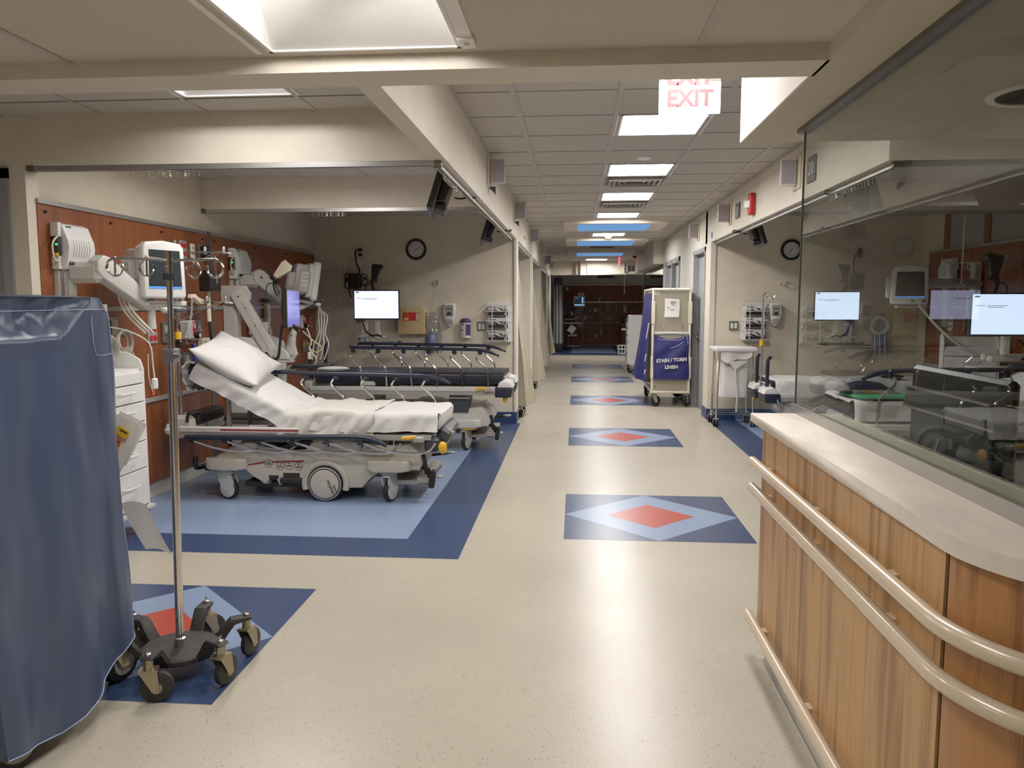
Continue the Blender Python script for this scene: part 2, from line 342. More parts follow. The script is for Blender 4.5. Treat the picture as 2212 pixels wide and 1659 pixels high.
# floor ------------------------------------------------------------
f=MB()
f.quad((-6.5,-5,0),(6,-5,0),(6,29,0),(-6.5,29,0),m='beige')
def rect(x0,x1,y0,y1,z,m): f.quad((x0,y0,z),(x1,y0,z),(x1,y1,z),(x0,y1,z),m=m)
rect(-3.4,-.676,4.43,9.75,.0006,'navy'); rect(-3.4,-1.06,4.80,9.75,.001,'sky')
rect(1.735,4.5,4.45,10.3,.0006,'navy'); rect(2.1,4.5,4.85,10.3,.001,'sky')
for y0,y1 in ((10.05,13.0),(13.5,16.5),(17.0,20.3),(20.8,23.1)):
    rect(-3.5,-.72,y0,y1,.0006,'navy'); rect(-3.5,-1.06,y0,y1,.001,'sky')
rect(-3.5,4.5,23.15,28,.0006,'navy'); rect(-.1,1.3,24.2,28,.001,'sky')
for (x0,y0) in ((-2.57,2.69),(-.06,4.88),(-.06,8.22),(-.06,11.62),(-.06,15.05),(-.06,18.3)):
    w=1.218; d=1.2; cx=x0+w/2; cy=y0+d/2
    rect(x0,x0+w,y0,y0+d,.0006,'navy')
    for s,z,mm in ((.5,.001,'sky'),(.255,.0014,'red')):
        f.quad((cx-w*s,cy,z),(cx,cy-d*s,z),(cx+w*s,cy,z),(cx,cy+d*s,z),m=mm)
struct('floor',f)
# near ceiling with big troffer hole, plus holes for the added unseen lights ------------------------------------------
NZC=2.28
near_holes=[(-.95,-.35,1.24,2.44),(-.95,-.35,-1.9,-.7),(-3.6,-3.0,.6,1.8),(-3.6,-3.0,-2.2,-1.0)]
c=MB(); holed(c,-6.5,.76,-4.2,2.5,NZC,near_holes,'ctile')
for x in (-4.98,-4.31,-3.64,-2.97,-2.31,-1.64,.37): c.bx(x-.012,x+.012,-4.2,2.5,NZC-.004,NZC+.01,'tee')
struct('ceiling_front',c)
# ceiling between the beam and the bay headers ----------------------------------
c=MB(); bay_hole=(-2.08,-1.48,3.45,4.12)
holed(c,-6.5,-.8,2.64,4.5,2.6,[bay_hole],'tile')
for i in range(-7,5): 
    x=-2.11+.63*i
    if x<-.85: c.bx(x-.011,x+.011,2.64,4.5,2.594,2.61,'tee')
for y in (3.55,4.16):
    c.bx(-6.5,-2.1,y-.005,y+.005,2.597,2.61,'teed'); c.bx(-1.48,-.82,y-.005,y+.005,2.597,2.61,'teed')
c.bx(-2.1,-1.48,4.155,4.165,2.597,2.61,'teed')
struct('ceiling_left',c)
# corridor ceiling ------------------------------------------------------------
LX0,LX1=.30,.88
cor_lights=[(3.35,3.97),(5.36,5.98),(7.2,7.82),(9.0,9.62),(10.95,11.5),(14.0,14.55),(21.85,22.45)]
cor_vents=[(7.9,8.4),(9.7,10.2)]
holes=[(LX0,LX1,a,b) for a,b in cor_lights]
c=MB(); holed(c,-.75,1.78,2.6,23.2,2.75,holes,'tile')
c.bx(1.7,4.5,3.6,4.7,2.75,2.76,'tile')
for x in (-.375,.262,.905,1.545): c.bx(x-.017,x+.017,2.6,23.2,2.744,2.76,'tee')
c.bx(-.73,-.715,2.6,23.2,2.72,2.76,'tee'); c.bx(1.725,1.74,2.6,23.2,2.72,2.76,'tee')
y=2.9
while y<23:
    for x0,x1 in ((-.715,-.392),(-.358,.245),(.922,1.528),(1.562,1.74)): c.bx(x0,x1,y-.0035,y+.0035,2.7475,2.76,'teed')
    if not any(a-.02<y<b+.02 for a,b in cor_lights): c.bx(.279,.888,y-.0035,y+.0035,2.7475,2.76,'teed')
    y+=.61
struct('ceiling_corridor',c)
# bay ceilings ------------------------------------------------------------------
bay1=(-2.38,-1.78,4.9,5.9); c=MB(); holed(c,-3.6,-.8,4.5,23.2,2.6,[bay1],'tile')
for x in (-3.0,-2.39,-1.78,-1.17): c.bx(x-.01,x+.01,4.6,9.72,2.595,2.61,'tee')
for y in (5.0,5.61,6.22,7.4,8.0,8.6,9.2): c.bx(-3.4,-.82,y-.004,y+.004,2.597,2.61,'teed')
struct('ceiling_left_bays',c)
c=MB(); c.quad((1.8,4.6,2.6),(4.5,4.6,2.6),(4.5,10.4,2.6),(1.8,10.4,2.6),m='tile')
struct('ceiling_right_bay',c)
c=MB(); c.quad((-3.6,23.1,2.75),(4.5,23.1,2.75),(4.5,28.1,2.75),(-3.6,28.1,2.75),m='tile')
struct('ceiling_far',c)
# near beam and soffit over the nurse station -----------------------------------
b=MB('hdr'); b.bx(-6.5,.76,2.49,2.66,2.23,2.8); struct('wall_beam_front',b)
DL=(1.62,2.93)   # round downlight
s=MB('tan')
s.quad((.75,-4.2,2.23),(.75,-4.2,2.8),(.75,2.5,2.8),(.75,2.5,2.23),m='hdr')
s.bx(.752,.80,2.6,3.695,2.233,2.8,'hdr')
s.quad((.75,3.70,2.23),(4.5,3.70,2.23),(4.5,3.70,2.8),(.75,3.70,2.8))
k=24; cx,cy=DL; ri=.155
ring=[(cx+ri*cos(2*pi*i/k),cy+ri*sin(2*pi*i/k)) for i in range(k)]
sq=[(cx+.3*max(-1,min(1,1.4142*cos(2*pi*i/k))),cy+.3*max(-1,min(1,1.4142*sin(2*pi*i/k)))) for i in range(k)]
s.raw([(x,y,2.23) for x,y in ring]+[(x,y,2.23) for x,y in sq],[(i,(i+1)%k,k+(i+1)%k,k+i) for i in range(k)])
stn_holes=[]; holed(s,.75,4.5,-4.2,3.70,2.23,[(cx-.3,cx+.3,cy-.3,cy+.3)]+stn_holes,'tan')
struct('ceiling_soffit',s)
p=MB('brush'); p.bx(.742,.7515,2.66,3.702,2.2305,2.75); struct('trim_1',p)
# corridor left header and posts -------------------------------------------------
b=MB('hdr'); b.bx(-.82,-.73,2.66,23.2,2.31,2.8); struct('wall_header_left',b)
b=MB('hdr'); b.bx(-6.5,-.82,4.45,4.6,2.31,2.8); struct('wall_header_front',b)
b=MB('hdr'); b.bx(-3.35,-.82,6.75,6.9,2.335,2.8); struct('wall_header_middle',b)
w=MB('bay'); w.bx(-3.5,-3.30,4.5,9.75,0,2.8)
struct('wall_left',w)
w=MB('hdr'); w.bx(-3.345,-3.245,4.45,4.56,0,2.31); w.bx(-6.5,-4.4,4.45,4.56,0,2.31); struct('wall_front_left',w)
w=MB('bay'); w.bx(-3.5,-.76,9.72,10.02,.147,2.8); w.bx(-.76,-.728,9.715,10.05,.147,2.31,'hdr')
w.bx(-.768,-.759,9.712,9.725,.147,2.31,'alud')
w.bx(-3.5,-.76,10.0,10.05,0,2.8,'bay'); struct('wall_back_left',w)
b=MB(); b.bx(-3.3,-1.09,9.708,10.0,0,.147,'skyb'); b.bx(-1.09,-.722,9.708,10.06,0,.147,'navyb'); struct('baseboard_back_left',b)
i=0
for y0,y1 in ((13.0,13.5),(16.5,17.0),(20.3,20.8)):
    w=MB('hdr'); w.bx(-3.5,-.74,y0,y1,.14,2.8,'bay'); w.bx(-.76,-.728,y1-.26,y1,.14,2.31,'hdr'); w.bx(-.8,-.72,y0-.01,y1+.01,0,.14,'navyb')
    struct('wall_partition_%s'%('first','second','third')[i],w); i+=1
w=MB('hdr'); w.bx(-3.6,-.74,23.2,23.5,0,2.8,'bay'); w.bx(-.76,-.728,22.9,23.5,.0,2.31); struct('wall_far_left',w)
w=MB('bay'); w.bx(-3.6,-3.5,9.7,28.2,0,2.8); struct('wall_left_bays',w)
# far end ---------------------------------------------------------------------
b=MB('hdr'); b.bx(-.73,.15,23.45,23.6,2.37,2.8); b.bx(.02,.15,23.2,23.5,2.37,2.8); b.bx(.15,.34,23.0,23.2,2.35,2.8,'hdr'); b.bx(.34,2.7,22.95,23.1,2.37,2.76); b.bx(.34,2.7,22.93,23.12,2.35,2.38,'alu')
struct('wall_header_far',b)
w=MB('greyw'); w.bx(-3.6,4.5,28,28.2,0,2.8); struct('wall_far',w)
# right side ------------------------------------------------------------------
b=MB('hdr'); b.bx(1.74,1.84,4.6,10.75,2.30,2.8); struct('wall_header_right',b)
b=MB('hdr'); b.bx(1.84,4.5,4.6,4.75,2.30,2.8); struct('wall_header_right_front',b)
b=MB('hdr'); b.bx(1.84,4.5,7.3,7.45,2.33,2.8); struct('wall_header_right_middle',b)
w=MB('bay'); w.bx(1.80,4.5,10.3,10.6,.14,2.8); w.bx(1.735,1.80,10.28,10.65,.14,2.30,'hdr'); w.bx(1.79,1.80,10.283,10.3,.14,2.30,'alud'); struct('wall_back_right',w)
b=MB(); b.bx(1.728,2.1,10.285,10.66,0,.14,'navyb'); b.bx(2.1,4.4,10.29,10.6,0,.14,'skyb'); struct('baseboard_back_right',b)
w=MB('bay'); w.bx(4.35,4.5,-4.2,10.6,0,2.8); struct('wall_right',w)
w=MB('greyw'); w.bx(1.74,1.9,11.72,13.25,0,2.8); w.bx(1.74,1.9,10.65,11.72,2.27,2.8); w.bx(1.74,1.9,13.25,15.3,0,1.35); w.bx(1.74,1.9,13.25,15.3,2.3,2.8); w.bx(1.74,1.9,15.3,15.75,0,2.8); w.bx(1.74,1.9,15.75,23.1,0,1.0); w.bx(1.55,1.9,15.75,20.4,2.3,2.8,'hdr'); w.bx(1.74,1.9,10.6,10.68,0,2.8)
struct('wall_corridor_right',w)
w=MB('hdr'); w.bx(-6.5,4.5,-4.3,-4.2,0,2.8); struct('wall_behind',w)
w=MB('hdr'); w.bx(-6.6,-6.5,-4.3,4.6,0,2.8); struct('wall_left_lobby',w)
w=MB('greyw'); w.bx(3.0,3.1,10.6,23.2,0,2.8); struct('wall_room_right',w)
# door on the left, behind the blue cart (grey frame, tall glass light) ---------------
d=thing('door_1','x','x'); del d['label'],d['category']; d['kind']='structure'; d.location=(-3.345,4.45,0)
m=MB('dfr'); m.bx(-.06,0,-.02,.06,0,2.30); m.bx(-1.05,0,-.02,.06,2.24,2.31); m.bx(-1.05,-.99,-.02,.06,0,2.30); part('door_frame',m,d)
m=MB('door'); m.bx(-.99,-.06,.02,.06,0,2.24); part('door_leaf',m,d)
m=MB('slot'); m.bx(-.85,-.14,.012,.02,.9,2.05); part('door_glass',m,d)
# grey door in the right corridor wall -----------------------------------------------
d=thing('door_2','x','x'); del d['label'],d['category']; d['kind']='structure'; d.location=(1.74,10.68,0)
m=MB('dfr'); m.bx(-.012,.14,0,.05,0,2.27); m.bx(-.012,.14,.99,1.04,0,2.27); m.bx(-.012,.14,0,1.04,2.21,2.27); part('door_frame',m,d)
m=MB('door'); m.bx(.07,.11,.05,.99,.01,2.21); part('door_leaf',m,d)
m=MB('plate'); m.bx(.055,.07,.8,.97,.98,1.08); m.cyl((.06,.88,1.03),(.02,.88,1.03),.018); m.box((.02,.83,1.03),(.02,.12,.02),b=.005); part('door_handle',m,d)
# interior window with blinds and the far glass ---------------------------------------
d=thing('window_2','x','x'); del d['label'],d['category']; d['kind']='structure'; d.location=(1.74,13.25,0)
m=MB('dfr'); 
for y0,y1,z0,z1 in ((0,.08,1.35,2.3),(1.97,2.05,1.35,2.3),(.98,1.06,1.35,2.3),(0,2.05,2.22,2.3),(0,2.05,1.35,1.43)): m.bx(-.015,.1,y0,y1,z0,z1)
part('window_frame',m,d)
m=MB('blind'); m.bx(.06,.07,.08,1.97,1.43,2.22); part('blind',m,d)
d=thing('window_3','x','x'); del d['label'],d['category']; d['kind']='structure'; d.location=(1.74,15.75,0)
m=MB('pane'); m.bx(.02,.03,.02,4.6,1.0,2.3); part('pane',m,d)
m=MB('alud'); m.bx(0,.05,0,.04,1.0,2.3); m.bx(0,.05,4.6,4.64,1.0,2.3); m.bx(0,.05,0,4.64,2.27,2.3); part('window_frame',m,d)
# nurse station glass screen ----------------------------------------------------------
d=thing('window_1','x','x'); del d['label'],d['category']; d['kind']='structure'; d.location=(.955,0,0)
m=MB('glass'); m.quad((0,-1.5,1.045),(0,-1.5,2.215),(0,3.43,2.215),(0,3.43,1.045)); part('glass_pane',m,d); m=MB('pane'); m.bx(-.004,.004,3.43,3.433,1.045,2.215,'gedge'); part('glass_edge',m,d)
m=MB('alu'); m.bx(-.014,-.006,-1.5,3.445,1.030,1.075); m.bx(.006,.012,-1.5,3.445,1.030,1.062); part('bottom_channel',m,d)
m=MB('alud'); m.bx(-.03,.02,-1.5,3.445,2.212,2.236); part('top_channel',m,d)
# small trims: baseboards
b=MB('navyb'); b.bx(1.728,1.74,11.75,23,0,.12); struct('baseboard_corridor_right',b)
b=MB('kick'); b.bx(-3.30,-3.285,4.56,9.7,0,.12); struct('baseboard_left',b)
# ================================================================== CEILING FITTINGS
def troffer(name,label,x0,x1,y0,y1,z,lens='lens',group=None,strips=True,end=.12,h=.085):
    w=x1-x0; d=y1-y0; t=thing(name,label,'ceiling light',((x0+x1)/2,(y0+y1)/2,z),0,group)
    m=MB('trof')
    for sx in (-1,1):
        m.bx(sx*(w/2-.012),sx*(w/2+.0),-d/2,d/2,-.004,.03)
        if strips: m.bx(sx*(w/2+.016),sx*(w/2+.028),-d/2,d/2,-.006,.006)
    for sy in (-1,1): m.bx(-w/2,w/2,sy*(d/2-.012),sy*d/2,-.004,.03)
    m.bx(w/2-.012,w/2+.03,-d/2+.02,-d/2+.06,-.008,.002)
    part('frame',m,t)
    m=MB('trof')
    m.quad((-w/2+.01,-d/2,.0),(-w/2+.01,d/2,.0),(-w/2+.05,d/2-end,h),(-w/2+.05,-d/2+end,h))
    m.quad((w/2-.01,-d/2,.0),(w/2-.01,d/2,.0),(w/2-.05,d/2-end,h),(w/2-.05,-d/2+end,h))
    m.quad((-w/2,-d/2+.01,.0),(w/2,-d/2+.01,.0),(w/2-.05,-d/2+end,h),(-w/2+.05,-d/2+end,h))
    m.quad((-w/2,d/2-.01,.0),(w/2,d/2-.01,.0),(w/2-.05,d/2-end,h),(-w/2+.05,d/2-end,h))
    part('reflector',m,t)
    m=MB(lens); m.quad((-w/2+.045,-d/2+end-.01,h),(w/2-.045,-d/2+end-.01,h),(w/2-.045,d/2-end+.01,h),(-w/2+.045,d/2-end+.01,h)); part('lens',m,t)
    return t
a=near_holes[0]; t=troffer('ceiling_light','big bright troffer light in the near ceiling at the top of the picture',a[0],a[1],a[2],a[3],NZC,'lensn',end=.20,strips=False)
m=MB('trof'); m.bx(-.345,-.325,-.6,.6,-.006,.006); part('side_strip',m,t)
m=MB('trof'); m.bx(.302,.345,-.6,.6,-.006,.004); m.box((.325,.53,-.008),(.05,.07,.012),b=.003); m.box((.325,.53,-.0145),(.014,.018,.002),'gry'); part('side_strip',m,t)
for a in near_holes[1:]: troffer('ceiling_light','added unseen troffer light in the lobby ceiling behind the viewer',a[0],a[1],a[2],a[3],NZC,'lensn','added lobby lights behind the viewer')  # lamps added out of view to brighten the floor and counter
for a in stn_holes: troffer('ceiling_light','troffer light in the nurse station ceiling out of view',a[0],a[1],a[2],a[3],2.23,'lens','nurse station lights out of view')
a=bay1; troffer('ceiling_light','troffer light inside the near left bay, hidden above the front header',a[0],a[1],a[2],a[3],2.6,'lensb')
a=bay_hole; troffer('ceiling_light','troffer light over the left bay header, between the two beams',a[0],a[1],a[2],a[3],2.6,'lens',end=.24)
names=['corridor troffer light hidden behind the front beam, before the exit sign','nearest corridor troffer light in view, just under the exit sign','second corridor troffer light, in front of the nearest air vent','third corridor troffer light, between the two air vents','fourth corridor troffer light, just before the first blue ceiling panel','fifth corridor troffer light, between the first and second blue ceiling panels','farthest corridor troffer light, beyond the last blue ceiling panel']
for (a,b),nm in zip(cor_lights,names): troffer('ceiling_light',nm,LX0,LX1,a,b,2.75,'lensf' if a>10 else 'lens',end=.07,h=.05)
# air vents
for (a,b),nm in zip(cor_vents,('air vent grille behind the second corridor light','air vent grille behind the third corridor light')):
    t=thing('ceiling_vent',nm,'vent',((LX0+LX1)/2,(a+b)/2,2.745)); d=b-a
    m=MB('alud'); m.bx(-.29,.29,-d/2,d/2,-.002,.004); part('backing',m,t)
    m=MB('alu')
    for k in range(4):
        s=.06+.05*k
        for q in (-1,1): m.box((0,q*s,-.008-.004*k),(2*s+.1,.022,.003),rot=Rx(25*q)); m.box((q*(s+.04),0,-.008-.004*k),(.022,2*s,.003),rot=Ry(-25*q))
    part('louvre',m,t)
t=thing('ceiling_vent','small dark air vent between the second and third blue panels','vent',(.58,17.35,2.745))
m=MB('alud'); m.bx(-.28,.28,-.2,.2,-.004,.004); part('frame',m,t); m=MB('slot'); m.bx(-.24,.24,-.16,.16,-.008,-.003); part('grille',m,t)
# detectors
for x,y,nm,r in ((.58,6.92,'flat round ceiling detector before the second corridor light',.07),(.60,14.62,'white smoke detector hanging beside the fifth corridor light',.085)):
    m=MB('trof'); m.lathe([(.001,-.045 if r>.08 else -.012),(r*.5,-.045 if r>.08 else -.012),(r*.75,-.02 if r>.08 else -.008),(r,0)],None,20); single('smoke_detector',m,nm,'smoke detector',(x,y,2.748))
# blue panels: no lamps, the undersides carry an added glow
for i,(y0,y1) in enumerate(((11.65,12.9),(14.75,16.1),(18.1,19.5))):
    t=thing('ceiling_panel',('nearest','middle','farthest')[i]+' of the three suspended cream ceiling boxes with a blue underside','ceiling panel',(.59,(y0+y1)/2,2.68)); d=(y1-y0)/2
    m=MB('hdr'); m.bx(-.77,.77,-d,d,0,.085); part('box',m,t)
    m=MB('blueglow'); m.quad((-.56,-d+.12,-.002),(.53,-d+.12,-.002),(.53,d-.1,-.002),(-.56,d-.1,-.002)); part('blue_panel',m,t,'sky blue underside with added glow')
# downlight in the soffit
t=thing('downlight','round recessed downlight with mirrored reflector over the nurse station','downlight',(DL[0],DL[1],2.23))
m=MB('trof'); m.lathe([(.15,.0),(.15,-.006),(.175,-.006),(.18,0)],None,28); part('trim_ring',m,t)
m=MB('alu'); m.lathe([(.152,0),(.148,.03),(.125,.07),(.06,.085),(.001,.085)],None,18); part('reflector',m,t,ang=4)
m=MB('emit_dim' if False else 'trof'); m.ball((0,0,.07),.03); part('bulb',m,t)
# EXIT sign over the corridor
t=thing('exit_sign','glowing white exit sign with red letters hanging over the corridor','exit sign',(.58,4.2,2.705))
m=MB('exitw'); m.bx(-.155,.155,-.012,.012,-.225,-.07); part('sign_panel',m,t)
m=MB('exitr'); textmb(m,'EXIT',.115,None,Tr(0,-.014,-.155)@FRONT,.001,sx=1.0,bold=.004); part('lettering',m,t,'red EXIT letters')
m=MB('exitr'); textmb(m,'EXIT',.115,None,Tr(0,-.014,-.045)@FRONT,.001,sx=1.0,bold=.006); part('upper_lettering',m,t)
m=MB('clear'); m.bx(-.155,.155,-.012,.012,-.07,.0); part('clear_panel',m,t)
m=MB('alu'); m.bx(-.16,.16,-.03,.03,-.012,.0); part('canopy',m,t)
t=thing('exit_sign','far exit sign seen edge on as a thin red glow at the corridor end','exit sign',(1.14,20.6,2.75))
m=MB('exitr2'); m.bx(-.014,.014,-.15,.15,-.24,-.03); part('sign_panel',m,t); m=MB('alu'); m.bx(-.03,.03,-.16,.16,-.03,0); part('canopy',m,t)
# corridor call lights on the left and right headers
def call_light(name,label,x,y,z,side,w=.115,h=.20,tail=True,group=None):
    t=thing(name,label,'call light',(x,y,z),0,group); s=side
    m=MB('cream'); m.box((s*.008,.0,0),(.016,.20,h+.06),b=.004); m.box((s*.05,.0,.0),(.07,.075,h),b=.006); part('housing',m,t)
    m=MB('wht'); m.bx(s*.03,s*.03+s*w,-.055,-.03,-h/2,h/2); part('box',m,t)
    m=MB('ltgrey'); m.bx(s*.038,s*.022+s*w,-.058,-.0551,-h/2+.008,h/2-.008); part('grille_face',m,t,'grey ribbed face')
    if tail:
        m=MB('dgrey'); m.prism([(0,-h/2-.02),(s*.06,-h/2-.02),(s*.06,-h/2-.085)],-.02,.02,'y'); part('lens',m,t)
    return t
ord_=['nearest','second','third','fourth','fifth','sixth']
for i,y in enumerate((6.62,9.35,12.7,15.9,19.2,21.9)):
    call_light('call_light',ord_[i]+' white nurse call light along the left corridor header',-.73,y,2.60 if i<4 else 2.58,1,tail=i<2)
call_light('call_light','white nurse call light on the right header behind the edge of the glass screen',1.74,6.42,2.53,-1,tail=False)
call_light('call_light','white nurse call light on the right header beside the small room number plate',1.74,9.1,2.52,-1,tail=False)
call_light('call_light','white nurse call light above the grey door on the right wall',1.74,11.35,2.53,-1,tail=False)
# room number plates
def plaque(label,txt,loc,rz,w,h,sz):
    t=thing('room_sign',label,'room sign',loc,rz)
    m=MB('dgrey'); m.box((0,-.006,0),(w,.012,h),b=.002); part('plate',m,t)
    m=MB('wht'); textmb(m,txt,sz,None,Tr(0,-.0135,0)@FRONT); part('lettering',m,t)
plaque('dark room number plate reading 20 on the right header seen through the glass','20',(1.74,6.03,2.495),R(-90),.20,.19,.135)
plaque('dark room number plate reading 21 beside the fire alarm','21',(1.74,8.66,2.50),R(-90),.20,.16,.12)
plaque('black room number plate reading 7 on the far header','7',(1.62,22.93,2.535),0,.155,.15,.13)
call_light('call_light','white nurse call light beside the plate reading 7 at the corridor end',1.40,22.94,2.54,1,.08,.17,False)
# fire alarm
t=thing('fire_alarm','red fire alarm horn with white strobe on the right header','fire alarm',(1.74,7.9,2.475),R(-90))
m=MB('redp'); m.prism(rr(.13,.21,.03),-.055,0,'y',bev=.012); textmb(m,'F I R E',.028,'wht',Tr(.045,-.056,0)@FRONT@Rz(90)); part('horn',m,t)
m=MB('strobe'); m.prism([(-.045,-.055),(.03,-.055),(.015,-.10),(-.03,-.10)],-.035,.03,'z'); part('strobe',m,t)
# small hook by the first left post, sensor and camera on the ceiling
m=MB('dgrey'); m.tube([(0,0,.02),(.02,0,.02),(.025,0,-.005),(.012,0,-.02)],.005,k=4); single('wall_hook',m,'small dark hook on the left header above the first curtain opening','hook',(-.73,11.0,2.42))
m=MB('blue'); m.box((0,0,0),(.008,.06,.07),b=.002); single('wall_label',m,'tiny blue label above the grey door','label',(1.736,10.25,2.38))
t=thing('security_camera','small dome camera under the ceiling at the far right of the corridor','camera',(1.5,20.2,2.748)); m=MB('wht'); m.lathe([(.001,-.03),(.08,-.03),(.09,0)],None,16); part('mount',m,t); m=MB('blk'); m.ball((0,0,-.03),.055); part('dome',m,t)
# ------------------------------------------------------------------ curtain tracks and their hooks
def track(label,p0,p1,z,w=.035,h=.032):
    t=thing('curtain_track',label,'curtain track',(0,0,z))
    x0,y0=p0; x1,y1=p1; m=MB('alu')
    if x0==x1: m.bx(x0-w/2,x0+w/2,y0,y1,-h,0)
    else: m.bx(x0,x1,y0-w/2,y0+w/2,-h,0)
    part('track',m,t)
    m=MB('slot')
    if x0==x1: m.bx(x0-.005,x0+.005,y0+.03,y1-.03,-h-.001,-h+.004)
    else: m.bx(x0+.03,x1-.03,y0-.005,y0+.005,-h-.001,-h+.004)
    part('slot',m,t)
    m=MB('alud')
    if x0==x1:
        m.bx(x0-w*.6,x0+w*.6,y0-.03,y0+.01,-h-.002,.004); part('end_cap',m,t); m=MB('alud'); m.bx(x0-w*.6,x0+w*.6,y1-.01,y1+.03,-h-.002,.004)
    else:
        m.bx(x0-.03,x0+.01,y0-w*.6,y0+w*.6,-h-.002,.004); part('end_cap',m,t); m=MB('alud'); m.bx(x1-.01,x1+.03,y0-w*.6,y0+w*.6,-h-.002,.004)
    part('end_cap',m,t)
track('long aluminium curtain track along the front of the near left bay',(-3.2,4.47),(-.79,4.47),2.312,.04,.03)
track('aluminium curtain track along the corridor side of the left bays',(-.79,4.52),(-.79,9.7),2.312)
track('aluminium curtain track under the middle header of the left bays',(-3.27,6.77),(-.84,6.77),2.337)
track('aluminium curtain track under the right corridor header',(1.80,4.66),(1.80,10.27),2.302)
track('aluminium curtain track along the front of the right bay behind the glass',(1.86,4.63),(4.3,4.63),2.302)
track('aluminium curtain track under the middle header of the right bay',(1.86,7.32),(4.3,7.32),2.332)
for k,(y0,y1,nm) in enumerate(((10.1,12.95,'first'),(13.55,16.45,'second'),(17.05,20.25,'third'),(20.85,23.1,'fourth'))):
    track('curtain track over the %s curtained opening on the left'%nm,(-.775,y0),(-.775,y1),2.312,.06,.04)
hk=None
def hook_proto():
    m=MB('steel'); pts=[]
    for k in range(3): m.torus((0,0,-.010-.012*k),.0055,.0016,None,(1,0,0) if k%2 else (0,1,0),8,4)
    return m.mesh('curtain_hook')
HKM=hook_proto()
def hooks(pts,group,label):
    for (x,y,z) in pts:
        o=bpy.data.objects.new('curtain_hook',HKM); COL.objects.link(o); o.location=(x,y,z); o.rotation_euler=(0,0,random.random()*3)
        o['label']=fixlabel(label); o['category']='curtain hook'; o['group']=group
rnd=random.Random(3)
hooks([(-2.60+.027*i+rnd.uniform(-.008,.008),4.47,2.282) for i in range(15)]+[(-2.19,4.47,2.282)],'hooks on the front left track','curtain hook chain on the front track of the near left bay')
hooks([(-2.32+.026*i+rnd.uniform(-.006,.006),6.77,2.305) for i in range(13)]+[(-2.78,6.77,2.305)],'hooks on the middle left track','curtain hook chain on the track under the middle left header')
hooks([(-.79,4.72+.055*i,2.28) for i in range(14)],'hooks on the left corridor track','curtain hook chain on the corridor track beside the hanging television')
hooks([(1.80,5.0+.06*i,2.27) for i in range(14)],'hooks on the right corridor track','curtain hook chain on the right track seen through the glass')
# ================================================================== RECEPTION COUNTER
XF=.782; RC=.30; YC=1.64; XE=2.2
def edge(off, far):
    """front outline offset outwards by off, from the far end round the corner"""
    P=[(XF-off,far),(XF-off,2.6),(XF-off,YC+.02),(XF-off,YC)]
    for i in range(1,25):
        a=R(180+90*i/24); P.append((XF+RC+(RC+off)*cos(a),YC+(RC+off)*sin(a)))
    P.append((XE,YC-RC-off)); return P
ct=thing('reception_counter','oak fronted reception counter with pale stone top and three tan handrails','counter',(XF,2.4,0))
def off(mb): mb.T=Tr(-XF,-2.4,0); return mb
m=off(MB('stone'))
P=edge(.022,3.40); Q=P+[(XE,YC+.05),(1.13,YC+.05),(1.13,3.40)]
m.prism(Q[::-1],.995,1.035,'z',bev=.008); part('countertop',m,ct)
m=off(MB('oak'))
def strip(mb,P,z0,z1,mm=None):
    for i in range(len(P)-1): mb.quad((*P[i],z0),(*P[i+1],z0),(*P[i+1],z1),(*P[i],z1),m=mm)
def slab(y0,y1,dx):
    m=off(MB('oak')); m.T=Tr(-XF,-2.4,0); m.bx(XF,XF+.04,y0,y1,.10,.995); o=part('oak_panel',m,ct); return o
ys=[3.26,2.905,1.662]
ya=3.262
for y1 in (2.66,1.655): 
    slab(y1+.003,ya-.001,0); ya=y1
m=off(MB('oakd')); P=[p for p in edge(0,YC) ][3:]; strip(m,P,.10,.995); part('curved_panel',m,ct,'darker curved oak end panel')
m=off(MB('oak')); m.bx(XF+.001,1.10,3.24,3.262,.10,.995); part('end_panel',m,ct)
m=off(MB('slot')); P=edge(-.006,3.25); strip(m,P,.10,.995); part('core',m,ct)
m=off(MB('kick')); P=edge(-.022,3.20); strip(m,P,0,.105); P=edge(-.012,3.21); strip(m,P,0,.012); m.bx(XF+.022,1.1,3.19,3.2,0,.105); m.quad(*[(x,y,.10) for x,y in ((XF+.0,3.26),(XF+.0,YC),(1.1,YC),(1.1,3.26))]); part('toe_kick',m,ct)
for z,r in ((.845,.021),(.735,.021),(.182,.021)):
    m=off(MB('rail')); P=edge(.034,3.285)
    pts=[(x,y,z) for x,y in P]; m.tube(pts,r,None,14)
    m.ball((P[0][0],P[0][1],z),r,None,12)
    m.m='blk'
    for y in (3.1,2.5,1.9): m.bx(XF-.02,XF,y-.02,y+.02,z-.008,z+.008,'rail')
    part('handrail',m,ct)
m=off(MB('green')); m.bx(.975,1.11,-.8,3.38,1.0345,1.0365); part('inner_ledge',m,ct,'pale green inner ledge behind the glass')
m=off(MB('whtd')); m.bx(1.10,2.0,.6,3.2,.72,.75); m.bx(1.10,1.12,.6,3.24,.75,1.0); part('desk',m,ct)
